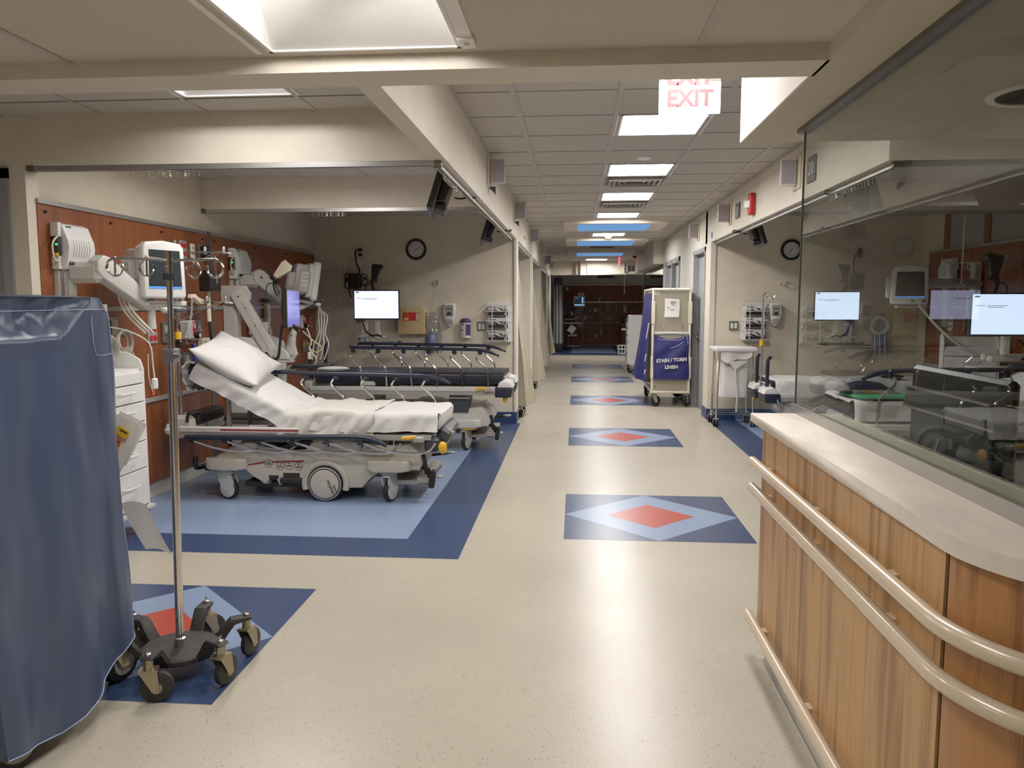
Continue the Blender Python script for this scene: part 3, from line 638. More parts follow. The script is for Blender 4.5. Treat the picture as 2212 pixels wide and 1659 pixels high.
# things on the desk behind the glass
t=thing('computer_monitor','black computer monitor seen from behind through the glass screen','monitor',(1.20,2.52,.75))
m=MB('blk'); m.box((.0,0,.36),(.035,.62,.36),b=.012); part('casing',m,t)
m=MB('dgrey'); m.prism([(-.30,.40),(.30,.40),(.27,.47),(-.27,.47)],-.045,-.015,'x'); m.box((-.02,0,.30),(.02,.5,.2),b=.005); part('back_bulge',m,t)
m=MB('gry'); m.bx(-.049,-.044,-.30,.30,.396,.403); m.bx(-.049,-.044,-.27,.27,.466,.472); part('trim_line',m,t)
m=MB('blk'); m.box((.03,0,.12),(.03,.06,.26),b=.008); m.prism(rr(.16,.24,.05,4,.06,0),0,.015,'z'); part('stand',m,t)
m=MB('cableg'); m.tube([(-.03,.05,.32),(-.045,.05,.26),(-.04,.06,.2),(-.045,.05,.12),(-.03,.06,.02)],.004,k=4); part('cable',m,t)
m=MB('wht'); m.box((-.018,-.28,.235),(.004,.055,.045),b=.001); part('asset_sticker',m,t)
t=thing('desk_phone','dark desk telephone behind the glass with an orange light and yellow cord','telephone',(1.33,2.98,.75),R(20))
m=MB('dgrey'); m.prism([(-.10,0),(.12,0),(.12,.15),(-.10,.19)],-.12,.12,'y',bev=.01); part('base',m,t)
m=MB('alu'); m.bx(-.10,.11,-.118,-.112,.165,.172); m.bx(-.1,.11,.112,.118,.165,.172); part('trim',m,t)
m=MB('led'); m.ball((.05,-.126,.13),.006); part('indicator_light',m,t)
m=MB('yel'); m.tube([(.05,-.125,.11),(.06,-.15,.08),(.07,-.17,.02),(.08,-.2,.005)],.006,k=4); part('cord',m,t)
t=thing('office_chair','black office chair behind the reception counter','chair',(2.35,2.9,0),R(-60))
m=MB('blk'); m.prism(rr(.46,.46,.1),.46,.53,'z',bev=.02); part('seat',m,t)
m=MB('blk'); m.T=Tr(.24,0,.62)@Ry(8); m.prism(rr(.44,.48,.14),-.03,.03,'x',bev=.02); m.T=MX.Identity(4); m.tube([(.1,0,.46),(.26,0,.46),(.28,0,.62)],.02,k=3); part('backrest',m,t)
m=MB('dgrey'); m.cyl((0,0,.1),(0,0,.46),.025)
for k in range(5):
    a=2*pi*k/5; m.tube([(0,0,.12),(.3*cos(a),.3*sin(a),.08)],.02)
part('base',m,t)
for k in range(5):
    a=2*pi*k/5; m=MB('rub'); m.cyl((.3*cos(a)-.02*sin(a),.3*sin(a)+.02*cos(a),.03),(.3*cos(a)+.02*sin(a),.3*sin(a)-.02*cos(a),.03),.03); part('wheel',m,t)
# ================================================================== FRONT IV POLE
t=thing('iv_pole','chrome IV pole on a black iron base with six casters','IV pole',(-1.605,2.95,0))
m=MB('iron'); o=[]
m.lathe([(.001,.075),(.135,.075),(.152,.085),(.152,.10),(.145,.108),(.001,.112)],None,32)
part('base_plate',m,t)
for k,a in enumerate((-87,-28,32,93,160,-150)):
    aa=R(a); A=Rz(a)
    m=MB('iron'); m.T=A
    prof=[(.11,.078),(.16,.085),(.195,.15),(.21,.168),(.275,.170),(.285,.178),(.275,.186),(.20,.185),(.18,.165),(.15,.105),(.11,.105)]
    m.prism(prof,-.026,.026,'y',bev=.006); part('leg',m,t)
    mw=MB('rub'); my=MB('brass'); cx,cy=.262*cos(aa),.262*sin(aa)
    caster(mw,my,cx,cy,.172,.060,(20,75,80,60,15,100)[k],.032)
    w=part('caster',my,t); part('wheel',mw,w)
    m=MB('steel'); m.lathe([(.012,0),(.012,.008),(.006,.014),(.003,.026),(.001,.026)],None,10,(cx,cy,.186)); part('nut',m,w)
TP=Tr(0,0,.11)@Ry(.9)@Tr(0,0,-.11)
def pm(mm): m=MB(mm); m.T=TP; return m
m=pm('steel'); m.lathe([(.022,.108),(.022,.14),(.017,.145),(.0165,1.33),(.001,1.33)],None,20); part('lower_pole',m,t)
m=pm('steel'); m.cyl((0,0,1.25),(0,0,1.70),.0115,n=16); up=part('upper_pole',m,t)
m=pm('blk'); m.cyl((0,0,1.595),(0,0,1.62),.0225); part('collar',m,up)
m=pm('alu'); m.box((0,0,1.30),(.048,.05,.055),b=.006); m.cyl((.02,-.02,1.30),(.05,-.03,1.30),.01); part('clamp',m,t)
for a,l in ((182,.235),(2,.20),(-112,.11),(62,.12)):
    m=MB('steel'); m.T=TP@Rz(a); m.tube([(0,0,1.670),(l*.8,0,1.677),(l,0,1.67),(l+.012,0,1.655)],.0048,k=3,n=8)
    m.torus((l*.92,0,1.64),.032,.0045,None,(0,1,0),22,7,-205,25); m.cyl((l*.92,0,1.675),(l*.92,0,1.607),.004); m.ball((l*.92,0,1.68),.006)
    part('hook_arm',m,up)
m=pm('steel'); m.cyl((0,0,1.645),(0,0,1.705),.016); part('hub',m,up)
# ================================================================== BLUE COVERED CART
t=thing('linen_cart','tall cart under a blue fabric cover at the left edge','cart',(-2.15,2.55,0))
X0=.375
def cov(u,v):
    # u: height 0 top..1 bottom   v: 0 near -> 1 far along +y
    y=-.43+v*.80
    ztop=1.525; zb=.155-.10*max(0,1-abs(v-.3)/.6)+.02*v
    z=ztop+(zb-ztop)*u
    fl=.055*u**1.6*(1+.5*sin(v*5.2-.5))+.016*sin(v*14+u*1.2)*u
    k=min(1,max(0,(v-.50)/.32)); uc=.088*(1-k*k*(3-2*k))+.010
    x=X0+fl+.008*NZ.noise((u*5,v*9,2.))*(.6+u)
    if u<uc:
        e=sin(pi*min(1,u/uc)**.8); x-=(.040*e+.012*e*(sin(v*33+u*30)+1.2*NZ.noise((v*16,u*12,3.)))+.010*NZ.noise((v*22+u*10,u*20,5.))*e)*(1-k)
    else: x+=.010*(1-k)*max(0,1-(u-uc)/.03)
    if v>.9: z-=.035*((v-.9)/.1)*max(0,1-u/.06)
    if u<.035: x-= (1-u/.035)*.012
    y+= .015*sin(u*9)*(v>.98)
    if v>.8: x-=.13*((v-.8)/.2)**2*.35; y-=.01
    return (x,y,z)
m=MB('cover'); m.surf(lambda u,v: cov(u**1.7,v),90,70)
def cov2(u,v):
    p=cov(u,1); q=cov(u,.985); return (p[0]-.62*v-.0, p[1]+.0+.02*sin(v*9)*u, p[2])
m.surf(cov2,40,20)
m.surf(lambda u,v:(cov(u,0)[0]-.6*v,cov(u,0)[1],cov(u,0)[2]),20,10)
m.surf(lambda u,v:(cov(0,v)[0]-.62*u,cov(0,v)[1],1.525+.012*sin(u*3.1)),6,30)
o=part('cover',m,t,ang=180)
m=MB('stitch'); 
m.tube([V(cov(.032,v/30))+V((.003,0,0)) for v in range(31)],.0016,n=5)
m.tube([V(cov(u/40,.995))+V((.003,0,0)) for u in range(41)],.002,n=5)
m.tube([V(cov(.998,v/30))+V((.003,0,0)) for v in range(31)],.002,n=5)
m.tube([V(cov(a,b))+V((.003,0,0)) for a,b in ((.0,.80),(.07,.77),(.125,.775),(.155,.79),(.16,.87),(.16,.99))],.0015,n=5)
part('seam',m,t,'pale stitched seams')
m=MB('pvc')
for x in (-.33,.32):
    for y in (-.40,.35): m.cyl((x,y,.17),(x,y,1.5),.016)
m.cyl((.385,-.475,.02),(.385,-.475,1.5),.017); m.cyl((.385,-.475,.10),(.385,-.475,.24),.024)
m.bx(-.34,.34,-.42,.37,.16,.19)
part('frame',m,t)
for x in (-.3,.34):
    for y in (-.33,.27):
        mw=MB('rub'); my=MB('bisc'); caster(mw,my,x,y,.17,.0765,60 if y<0 else 75,.034); 
        my.lathe([(.001,-.019),(.05,-.019),(.055,-.012)],'gry',16,(x+.034*cos(R(60 if y<0 else 75)),y+.034*sin(R(60 if y<0 else 75)),.0765),(-sin(R(60 if y<0 else 75)),cos(R(60 if y<0 else 75)),0))
        c=part('caster',my,t); part('wheel',mw,c)
# sheet of stickers and paper hanging past the far edge of the blue cart
t=thing('label_sheet','sheet of yellow, orange and pink stickers hanging beside the blue cart','label sheet',(-1.86,3.03,1.02))
m=MB('paper'); m.T=Ry(28); m.surf(lambda u,v:(.10*v-.03+.02*sin(u*2),.012*sin(v*2+u),-.22*u+.02),6,4); m.surf(lambda u,v:(.12*v-.03,.02+.012*sin(v*2+u),-.2*u+.03),6,4); part('backing',m,t)
for k,(mm,z,x0,x1) in enumerate((('yel',-.035,.0,.055),('org',-.085,-.02,.04),('pink',-.13,-.025,.045),('yel',-.175,-.03,.0))):
    m=MB(mm); m.T=Ry(28)@Tr(0,-.004,0); m.box((x0/2+x1/2,-.002,z),(x1-x0,.002,.036)); m.m='ink'; m.box((x0*.4+x1*.6,-.0035,z+.006),((x1-x0)*.6,.001,.007),'ink'); part('sticker',m,t)
m=MB('paper'); m.surf(lambda u,v:(.11*v-.05+.05*u+.045*u*u,.03*sin(u*2.2)*.5+.01*v,-.20*u-.02*v*u+.012*sin(v*3.5)),10,6); single('paper_towel',m,'loose white paper towel hanging out low behind the blue cart','paper towel',(-1.86,3.08,.66),ang=180)
# ================================================================== DRAWER CARTS
def drawer_cart(label,loc,rz,group=None,items=True):
    """front faces local -y; body 0.50 wide x 0.46 deep"""
    t=thing('drawer_cart',label,'drawer cart',loc,rz,group)
    m=MB('wht'); w=.25; d=.36
    side=[(0,.16),(d,.16),(d,1.17),(d-.05,1.20),(.20,1.20),(.09,1.18),(.02,1.14),(0,1.08)]
    for sx in (-1,1): m.prism(side,sx*(w-.018),sx*w,'x',bev=.004)
    m.bx(-w+.018,w-.018,.02,d,.16,1.08); m.bx(-w+.018,w-.018,d-.02,d,1.06,1.17)
    part('body',m,t)
    m=MB('whtd'); m.bx(-w-.02,w+.02,-.025,d+.02,.145,.165); part('base_tray',m,t)
    hs=[(.18,.42),(.428,.60),(.608,.73),(.738,.86),(.868,.98),(.988,1.06)]
    for k,(z0,z1) in enumerate(hs):
        m=MB('wht'); m.bx(-w+.022,w-.022,-.008,.02,z0,z1,b=.003); dr=part('drawer',m,t)
        if k<5:
            m=MB('wht'); zc=z0+(z1-z0)*.62
            m.tube([(-.075,-.006,zc),(-.075,-.035,zc),(-.06,-.042,zc),(.06,-.042,zc),(.075,-.035,zc),(.075,-.006,zc)],.006); part('handle',m,dr)
    for x in (-w+.03,w-.03):
        for y in (.03,d-.03):
            mw=MB('rub'); my=MB('gry'); caster(mw,my,x,y,.147,.058,random.choice((20,75,160,-40)),.03)
            my.ball((x+.01,y,.1),(.035,.03,.035)); c=part('caster',my,t); part('wheel',mw,c)
    return t
dc1=drawer_cart('white drawer cart beside the blue covered cart in the near left bay',(-2.84,4.67,0),R(90))
dc2=drawer_cart('white drawer cart behind the raised head of the sheeted stretcher',(-2.84,7.22,0),R(90))
# ================================================================== STRETCHERS
# local: foot end +x, head end -x, near side -y
def rail_up(t,s,z0,label=None):
    """raised side rail; s=-1/+1 side, z0 = deck height"""
    y=s*.385; zt=z0+.385
    m=MB('navp'); m.tube([(-.62,y,zt),(-.3,y,zt-.006),(.55,y,zt-.018),(.72,y,zt-.024),(.84,y,zt-.05),(.92,y,zt-.085)],lambda u:.017 if u<.9 else .013,k=4,n=10)
    rl=part('side_rail',m,t)
    for k in range(6):
        x=-.585+.262*k; zz=zt-.012-.003*k
        m=MB('steel'); m.tube([(x,y,zz-.02),(x-.035,y,zz-.065),(x-.025,y,zz-.10),(x+.06,y,zz-.185),(x+.075,y,zz-.235),(x+.085,y+.0*s,zz-.40)],.0095,k=4,n=8)
        part('rail_spindle',m,rl)
        m=MB('navp'); m.box((x,y,zz-.028),(.05,.03,.04),b=.012); part('spindle_socket',m,rl)
def rail_down(t,s,z0):
    y=s*.435; zt=z0-.045
    m=MB('navp'); m.tube([(-.98,y,zt),(-.5,y,zt+.004),(.22,y,zt+.018),(.40,y,zt+.014),(.50,y,zt-.01),(.575,y,zt-.045)],lambda u:.021 if u<.9 else .015,k=4,n=10)
    rl=part('side_rail',m,t)
    for k in range(6):
        x=-.93+.262*k; zz=zt-.012
        m=MB('steel'); m.tube([(x,y,zz-.01),(x+.06,y,zz-.03),(x+.17,y,zz-.065),(x+.30,y,zz-.085),(x+.46,y,zz-.085),(x+.52,y+.02,zz-.06),(x+.55,y+.05,zz-.02)],.0095,k=4,n=8)
        part('rail_spindle',m,rl)
        m=MB('navp'); m.box((x,y,zz-.015),(.05,.034,.036),b=.012); part('spindle_socket',m,rl)
def stretcher(label,loc,rz,deck=.56,raised=0.,near='up',far='up',hullm='hull',brand=True,sheeted=False,foot='dark',handles=False,thick=.14,bin=False,fancy=True,fz=0.):
    t=thing('stretcher',label,'hospital stretcher',loc,rz)
    # ---- base hull
    P=[(-.83,.27),(-.82,.325),(-.72,.35),(-.64,.425),(-.52,.45),(-.45,.44),(-.38,.395),(-.20,.375),(-.06,.385),(-.02,.475),(.10,.49),(.46,.45),(.52,.43),(.64,.44),(.73,.455),(.79,.40),(.83,.31),(.80,.245),(.50,.255),(.43,.19),(.36,.105),(-.02,.095),(-.06,.105),(-.085,.115),(-.12,.175),(-.25,.175),(-.275,.115),(-.30,.115),(-.31,.20),(-.355,.215),(-.375,.12),(-.42,.125),(-.47,.19),(-.55,.255)]
    m=MB(hullm); m.prism(P,-.355,.355,'y',bev=.022)
    hl=part('base_cover',m,t)
    for s in (-1,1):
        for x0,x1,z in ((-.86,-.53,.295),(.40,.74,.30)):
            m=MB(hullm); m.prism(rr(x1-x0,.13,.06,5,(x0+x1)/2,s*.355),z-.055,z+.03,'z',bev=.018); part('wheel_guard',m,hl)
        m=MB(hullm); m.tube([(.075+.162*cos(R(a)),s*.35,.14+.162*sin(R(a))) for a in range(-18,199,9)],.026,None,8); part('wheel_arch',m,hl)
        if fancy:
            m=MB('slot'); m.bx(-.255,-.125,s*.30,s*.357,.17,.215); m.box((-.33,s*.335,.18),(.11,.05,.06),b=.02); m.box((-.19,s*.345,.155),(.19,.05,.05),b=.015); m.bx(-.58,-.1,-.2*s,s*.3,.09,.13); part('pedal',m,t,'black foot pedals under the hull')
            m=MB('darkred'); m.prism([(-.535,.265),(-.40,.288),(-.40,.300),(-.535,.277)],s*.357,s*.354,'y'); m.prism([(-.335,.293),(-.09,.302),(-.09,.314),(-.335,.305)],s*.357,s*.354,'y')
            for (x,z,r) in ((-.367,.288,.03),(-.275,.268,.03),(-.205,.276,.034),(-.13,.268,.03)):
                m.torus((x,s*.356,z),r,.0022,None,(0,1,0),22,5)
            part('stripe',m,hl,'dark red stripe and pedal symbols')
            m=MB('ink')
            for (x,z,up) in ((-.367,.288,1),(-.275,.268,-1),(-.205,.276,-1),(-.13,.268,-1)):
                m.prism([(x-.007,z+.012-.006*up),(x+.007,z+.012-.006*up),(x,z+.012+.007*up)],s*.3575,s*.3565,'y'); m.bx(x-.02,x+.02,s*.3575,s*.3565,z-.01,z-.002)
            part('pedal_marking',m,hl)
    m=MB('whtd'); m.bx(-.62,.55,-.26,.26,.435,.455); m.cyl((-.42,0,.38),(-.42,0,deck-.06),.075,n=20); m.cyl((.42,0,.38),(.42,0,deck-.06),.075,n=20); m.box((-.15,-.24,.47),(.22,.10,.05),b=.015,rot=Ry(-12)); part('lift_column',m,t)
    m=MB('navp'); m.prism([(-.35,.395),(.0,.395),(-.03,.47),(-.2,.44)],-.30,.1,'y',bev=.01); part('storage_tray',m,t)
    # ---- wheels
    for s in (-1,1):
        mw=MB('rub'); mw.lathe([(.001,-.045),(.118,-.045),(.132,-.036),(.138,-.02),(.138,.02),(.12,.035),(.001,.035)],None,36,(.075,s*.335,.138),(0,-s,0)); w=part('drive_wheel',mw,t)
        m=MB('hull'); m.lathe([(.0,.052),(.10,.05),(.122,.040),(.126,.033)],None,36,(.075,s*.335,.138),(0,s,0)); m.torus((.075,s*.386,.138),.036,.0015,'gry',(0,1,0),24,4); m.torus((.075,s*.3755,.138),.123,.004,'whtd',(0,1,0),36,6); part('wheel_disc',m,w)
        if brand and s<0:
            m=MB('ink'); 
            for txt,sz,dx,dz in (('stryker',.042,.052,-.012),('zoom',.03,.088,-.025)):
                textmb(m,txt,sz,None,Tr(.075+dx,-.3885,.138+dz-.01)@FRONT@Rz(-68),.0008)
            part('lettering',m,w,'black lettering on the wheel disc')
        for x,a in ((-.715,15*s),(.565,70)):
            mw=MB('rub'); my=MB('whtd'); r=.084; A=Tr(x,s*.335,0)@Rz(a); mw.T=A; my.T=A
            mw.lathe([(.001,-.02),(.06,-.02),(.078,-.02),(r,-.012),(r,.012),(.078,.02),(.001,.02)],None,28,(.02,0,r),(0,1,0))
            for q in (-1,1): my.lathe([(.0,.028),(.055,.027),(.068,.022)],None,24,(.02,0,r),(0,q,0))
            for q in (-1,1): my.prism([(-.05,.205),(.06,.205),(.085,.15),(.08,.09),(.02,.06),(-.02,.09),(-.055,.15)],q*.024,q*.031,'y')
            my.prism(rr(.12,.07,.03,4,0,0),.20,.215,'z'); my.cyl((0,0,.2),(0,0,.26),.035)
            c=part('caster',my,t); part('wheel',mw,c)
            m=MB('gry'); m.T=Tr(x,s*.335,0); m.lathe([(.062,.218),(.07,.225),(.07,.238),(.06,.245)],None,20); part('swivel_ring',m,c)
    if fancy:
        m=MB('blk'); m.tube([(-.80,0,.19),(-.93,0,.20),(-.95,-.05,.22),(-.955,-.33,.24),(-.945,-.36,.33)],.02,k=4); m.tube([(-.80,-.2,.2),(-.94,-.22,.21)],.018); part('head_bumper',m,t)
        m=MB('blk'); m.box((.84,-.31,.29),(.03,.05,.16),b=.01,rot=Ry(-10)); part('pedal_bracket',m,t)
        m=MB('blk'); m.tube([(.80,-.25,.25),(.87,-.28,.24),(.87,-.34,.20)],.014,k=3); m.box((.90,-.34,.185),(.045,.06,.14),b=.01,rot=Ry(8)); part('foot_pedal',m,t); m=MB('blk'); m.tube([(.8,.1,.28),(.95,.1,.30)],.012); m.ball((.96,.1,.305),(.045,.02,.014),'gry'); part('foot_pedal',m,t)
        m=MB('gry'); m.ball((.905,-.1,.15),(.03,.03,.012)); m.tube([(.85,-.1,.17),(.905,-.1,.155)],.008); part('pedal_pad',m,t)
        m=MB('gry'); m.bx(.50,.86,-.30,.30,.13,.16); m.bx(.78,.86,-.33,.33,.15,.19); m.bx(-.60,.5,-.06,.06,.13,.17); part('under_frame',m,t)
    if hullm=='hull2':
        m=MB('yel'); m.prism(rr(.17,.10,.045,5,.60,-.36),.225,.245,'z'); part('bumper_strip',m,t)
    else:
        m=MB('yel'); m.box((-.805,-.36,.29),(.02,.03,.03),b=.006); part('reflector',m,t)
    # ---- litter frame
    m=MB('whtd'); 
    for s in (-1,1): m.bx(-1.05,-.10 if fz else .90,s*.366,s*.40,deck-.065+fz,deck-.02+fz,b=.006); m.bx(-.2,.9,s*.33,s*.362,deck-.065,deck-.02,b=.006); m.bx(-1.05,.9,s*.30,s*.36,deck-.06,deck-.03)
    for x in (-1.03,-.55,0,.45,.88): m.bx(x-.02,x+.02,-.34,.34,deck-.06,deck-.03)
    m.bx(-.12,.92,-.30,.30,deck-.03,deck-.015); m.box((-1.08,0,deck-.02),(.09,.74,.10),b=.02)
    m.box((-.45,-.335,deck+.01),(.16,.03,.06),b=.012)
    fr=part('litter_frame',m,t)
    m=MB('gry'); m.bx(-1.05,.90,-.396,-.37,deck-.10+fz,deck-.066+fz); m.bx(-1.05,.90,.37,.396,deck-.10+fz,deck-.066+fz); part('lower_rail_channel',m,fr)
    if near=='down':
        m=MB('darkred'); m.bx(-.72,-.11,-.4012,-.3995,deck-.047+fz,deck-.035+fz); part('stripe',m,fr,'dark red line along the frame')
        m=MB('blk'); m.T=Tr(-.13,0,deck)@Ry(25); m.bx(-.42,-.02,-.2,.2,-.012,.0); m.box((-.12,-.25,.02),(.20,.06,.07),b=.02); part('gatch_mechanism',m,t)
    # ---- mattress
    sec=rr(.66 if sheeted else .70,thick-(.04 if sheeted else 0),.035,4)
    def mpath(th):
        P=[(.94 if sheeted else .96,deck),(-.12,deck)]
        if raised:
            a=R(raised); L=.98
            for k in range(1,7):
                b=a*k/6; P.append((P[-1][0]-.03*cos(b),P[-1][1]+.03*sin(b)))
            P.append((P[-1][0]-(L-.18)*cos(a),P[-1][1]+(L-.18)*sin(a)))
        else: P.append((-1.0,deck))
        return P
    P=mpath(0); m=MB('matt'); vs=[]; n=len(sec)
    for i,(x,z) in enumerate(P):
        a=P[max(i-1,0)]; b=P[min(i+1,len(P)-1)]; tx,tz=b[0]-a[0],b[1]-a[1]; l=sqrt(tx*tx+tz*tz); nx,nz=tz/l,-tx/l
        if nz<0: nx,nz=-nx,-nz
        for (yy,hh) in sec: h=hh+thick/2-(.012 if sheeted else 0); vs.append((x+nx*h,yy,z+nz*h))
    fs=[(i*n+j,i*n+(j+1)%n,(i+1)*n+(j+1)%n,(i+1)*n+j) for i in range(len(P)-1) for j in range(n)]+[tuple(range(n)),tuple(range((len(P)-1)*n,len(P)*n))]
    m.raw(vs,fs); 
    if not sheeted:
        m.box((.965,0,deck+thick*.55),(.025,.60,.022),'gry',b=.008); m.box((.965,0,deck+thick*.3),(.02,.60,.012),'gry',b=.005)
    part('mattress',m,t)
    if raised:
        m=MB('whtd'); a=R(raised); m.T=Tr(-.18,0,deck+.01)@Ry(raised); m.bx(-.80,0,-.31,.31,-.02,-.006); part('backrest_frame',m,t)
        for s in (-.2,.2): m=MB('gry'); m.cyl((-.74,s,deck-.06),(-.74,s,deck+.22),.02); part('backrest_strut',m,t)
    (rail_up if near=='up' else rail_down)(t,-1,deck)
    (rail_up if far=='up' else rail_down)(t,1,deck)
    # ---- foot end fittings
    m=MB('yel'); m.box((.74,-.42,deck-.03),(.11,.012,.028),b=.005,rot=Ry(-6)); part('release_lever',m,t,'yellow rail release lever')
    m=MB('gry'); m.box((.81,-.41,deck-.045),(.09,.03,.05),b=.012); part('rail_latch',m,t)
    m=MB('gry'); m.tube([(.36,-.39,deck-.06),(.36,-.40,deck-.13),(.62,-.40,deck-.13),(.62,-.39,deck-.06)],.005,k=0); part('bag_hook',m,t)
    if foot=='dark':
        m=MB('dgrey'); m.box((.90,-.33,deck-.09),(.11,.10,.11),b=.02); m.box((.98,-.18,deck-.03),(.12,.22,.12),b=.03,rot=Ry(30)); m.box((.97,.05,deck-.02),(.09,.4,.1),b=.03); fb=part('foot_end_control',m,t)
        m=MB('yel'); m.ball((.985,-.37,deck-.11),(.034,.02,.05)); part('yellow_knob',m,fb)
        m=MB('gry'); m.box((1.0,-.26,deck-.04),(.07,.02,.12),b=.005,rot=Ry(30)); part('strap',m,fb)
    else:
        m=MB('navp'); m.prism([(.87,-.06),(1.06,-.05),(1.05,.06),(.87,.05)],-.40,-.06,'y',bev=.02); m.T=Tr(0,0,0)
        for y0,y1 in ((-.42,-.10),(.10,.42)):
            m2=MB('navp'); m2.prism([(.88,deck-.12),(1.04,deck-.12),(1.06,deck-.02),(.88,deck-.02)],y0,y1,'y',bev=.015)
            fb=part('foot_end_box',m2,t,'navy foot end box with white lid')
            m=MB('wht'); m.prism([(.90,deck-.02),(1.06,deck-.02),(1.04,deck+.035),(.96,deck+.055),(.92,deck+.03)],y0+.005,y1-.005,'y',bev=.012); part('lid',m,fb)
        m=MB('yel'); m.ball((.98,-.36,deck-.14),(.028,.02,.04)); part('yellow_knob',m,fb)
    if handles:
        for y in (-.25,.25):
            m=MB('navp'); hx={1:.99,-1:-1.08}[handles]; m.tube([(hx,y,deck+.05),(hx,y,deck+.30),(hx+.0,y+.03,deck+.36),(hx,y+.10,deck+.38)],.021,k=4,n=10); h=part('push_handle',m,t)
            m=MB('steel'); m.cyl((hx,y,deck-.05),(hx,y,deck+.08),.018); part('handle_stem',m,h)
    if bin:
        m=MB('dgrey'); m.prism([(.44,.40),(.60,.40),(.62,.53),(.63,.53),(.63,.61),(.41,.61),(.41,.53),(.42,.53)],-.375,-.25,'y',bev=.01); part('storage_bin',m,t,'black plastic bin on the base')
    return t
B1=(-1.965,6.06,0)
st1=stretcher('stretcher made up with a white sheet, its head raised and near rail folded down',B1,0,deck=.54,fz=.05,raised=27,near='down',far='up',sheeted=True,foot='dark')
st2=stretcher('bare stretcher with navy mattress and both blue rails up, behind the sheeted one',(-1.68,8.2,0),0,deck=.68,near='up',far='up',hullm='hull2',foot='box',handles=-1,bin=True,thick=.125)
# ---- bedding on stretcher one
def sheetmesh(x0,x1,rise,drop,amp,seed,nu=90,nv=44,foot_round=True,raised=27,deck=.54,thick=.14,out=.008,scallop=0.):
    """sheet following the mattress path; u along, v across (drops over both sides)"""
    a=R(raised); xs=-.12; L0=x1-xs
    W=.355+out; H=deck+thick+rise
    hl=W+drop
    def path(d):     # d = distance from the foot end x1
        if d<=L0: return (x1-d,deck,0.)
        e=d-L0; b=min(e/.18,1)*a
        if e<=.18:
            n=6; x,z=xs,deck
            k=e/.18*n; i=0
            while i<k: 
                s=min(1,k-i); bb=a*(i+.5)/n; x-=.03*s*cos(bb); z+=.03*s*sin(bb); i+=1
            return (x,z,b)
        x,z=xs,deck
        for i in range(6): bb=a*(i+.5)/6; x-=.03*cos(bb); z+=.03*sin(bb)
        r=e-.18; return (x-r*cos(a),z+r*sin(a),a)
    tot=(L0-x0) if x0<0 else x1-x0
    def f(u,v):
        d=tot*u; x,z,b=path(d)
        q=(v*2-1)*hl; s=1 if q>0 else -1; aq=abs(q); r=.035
        flat=W-r
        if aq<flat: y,h,nn=q,H-deck,0
        elif aq<flat+r*1.57:
            g=(aq-flat)/r; y=s*(flat+r*sin(g)); h=H-deck-r*(1-cos(g)); nn=1
        else: y=s*W; h=H-deck-r-(aq-flat-r*1.57); nn=1
        w=NZ.noise((d*5+seed,q*6,seed))*.5+NZ.noise((d*14+seed,q*9,seed+3))*.35
        if nn:
            side=(aq-flat)/drop
            wr=amp*(.5+side)*(1.2*NZ.noise((d*16+side*1.5*s,side*1.2,seed))+1.6*NZ.noise((d*7+q*5,q*2,seed)))
            y+=s*(wr*.8+.010*side)
            if scallop: h-=scallop*NZ.noise((d*4,seed*2.,s))
        h+=amp*w*1.4
        if foot_round and d<.06:      # tuck round the foot end
            k=1-d/.06; x-=.03*k*k*(1 if aq>flat else .4); h-=.022*k*k if aq<flat else 0; y-=s*.03*k*k
        return (x-h*-sin(b)*1.0 if False else x+h*sin(b),y,z+h*cos(b))
    m=MB(); m.surf(f,nu,nv); return m,f
m,fs1=sheetmesh(-.94,.975,.007,.125,.011,1.3,110,46); m.m=M['sheet']; m.mats=[M['sheet']]; m.fm=[0]*len(m.f)
# foot apron
o0=len(m.v)
def apron(u,v):
    p=V(fs1(0,.16+.68*v)); return (p.x+.004-.02*u*u, p.y*(1-.05*u), p.z-.115*u+.006*NZ.noise((v*9,u*3,1.)))
m.surf(apron,8,30,'sheet')
single('fitted_sheet',m,'white fitted sheet stretched over the near stretcher mattress','bed sheet',B1,0,ang=180)
m,fs2=sheetmesh(-.16,.46,.014,.175,.020,7.1,90,50,False,out=.016,scallop=.05); m.mats=[M['draw']]; m.fm=[0]*len(m.f)
single('draw_sheet',m,'creased off-white draw sheet laid across the middle of the near stretcher','draw sheet',B1,0,ang=180)
# crumpled loose end of sheet at the head
m=MB('sheet')
def crump(u,v):
    a=v*pi*1.1; n=NZ.noise((u*7,v*6,4.)); r=.07+.03*n
    return (-.955-.06*sin(a)*(1+n)-.02*u, -.37+.42*u, 1.02-.07-.12*cos(a)*.9+.03*n-.02*u)
m.surf(crump,26,22); single('loose_sheet',m,'crumpled loose corner of sheet hanging at the raised head end','bed sheet',B1,0,ang=180)
# pillow
m=MB('sheet')
def pil(u,v):
    # closed superellipsoid with pulled corners
    a=(u*2-1); b=(v*2-1); return a,b
def pillow(w,d,h,seed):
    mm=MB('sheet'); n=26
    for sg in (1,-1):
        def g(u,v,sg=sg):
            a=u*2-1; b=v*2-1
            e=max(0,(1-abs(a)**2.2))**.6*max(0,(1-abs(b)**2.2))**.6
            pinch=1-.075*(1-abs(b)**1.5); pin2=1-.06*(1-abs(a)**1.5)
            z=sg*h*e*(1+.14*NZ.noise((a*2+seed,b*2,seed)))+(.012*NZ.noise((a*3+b*6,b*3,seed))+.006*NZ.noise((a*9,b*5,seed)))*min(1,e*2)+.03*abs(a*b)**3
            return (a*w*pinch,b*d*pin2,z)
        mm.surf(g,n,n)
    return mm
m=pillow(.285,.385,.115,2.); m.v=[ (Tr(-.735,-.03,1.06)@Ry(31)@Rz(10)@Rx(4))@p for p in m.v ]
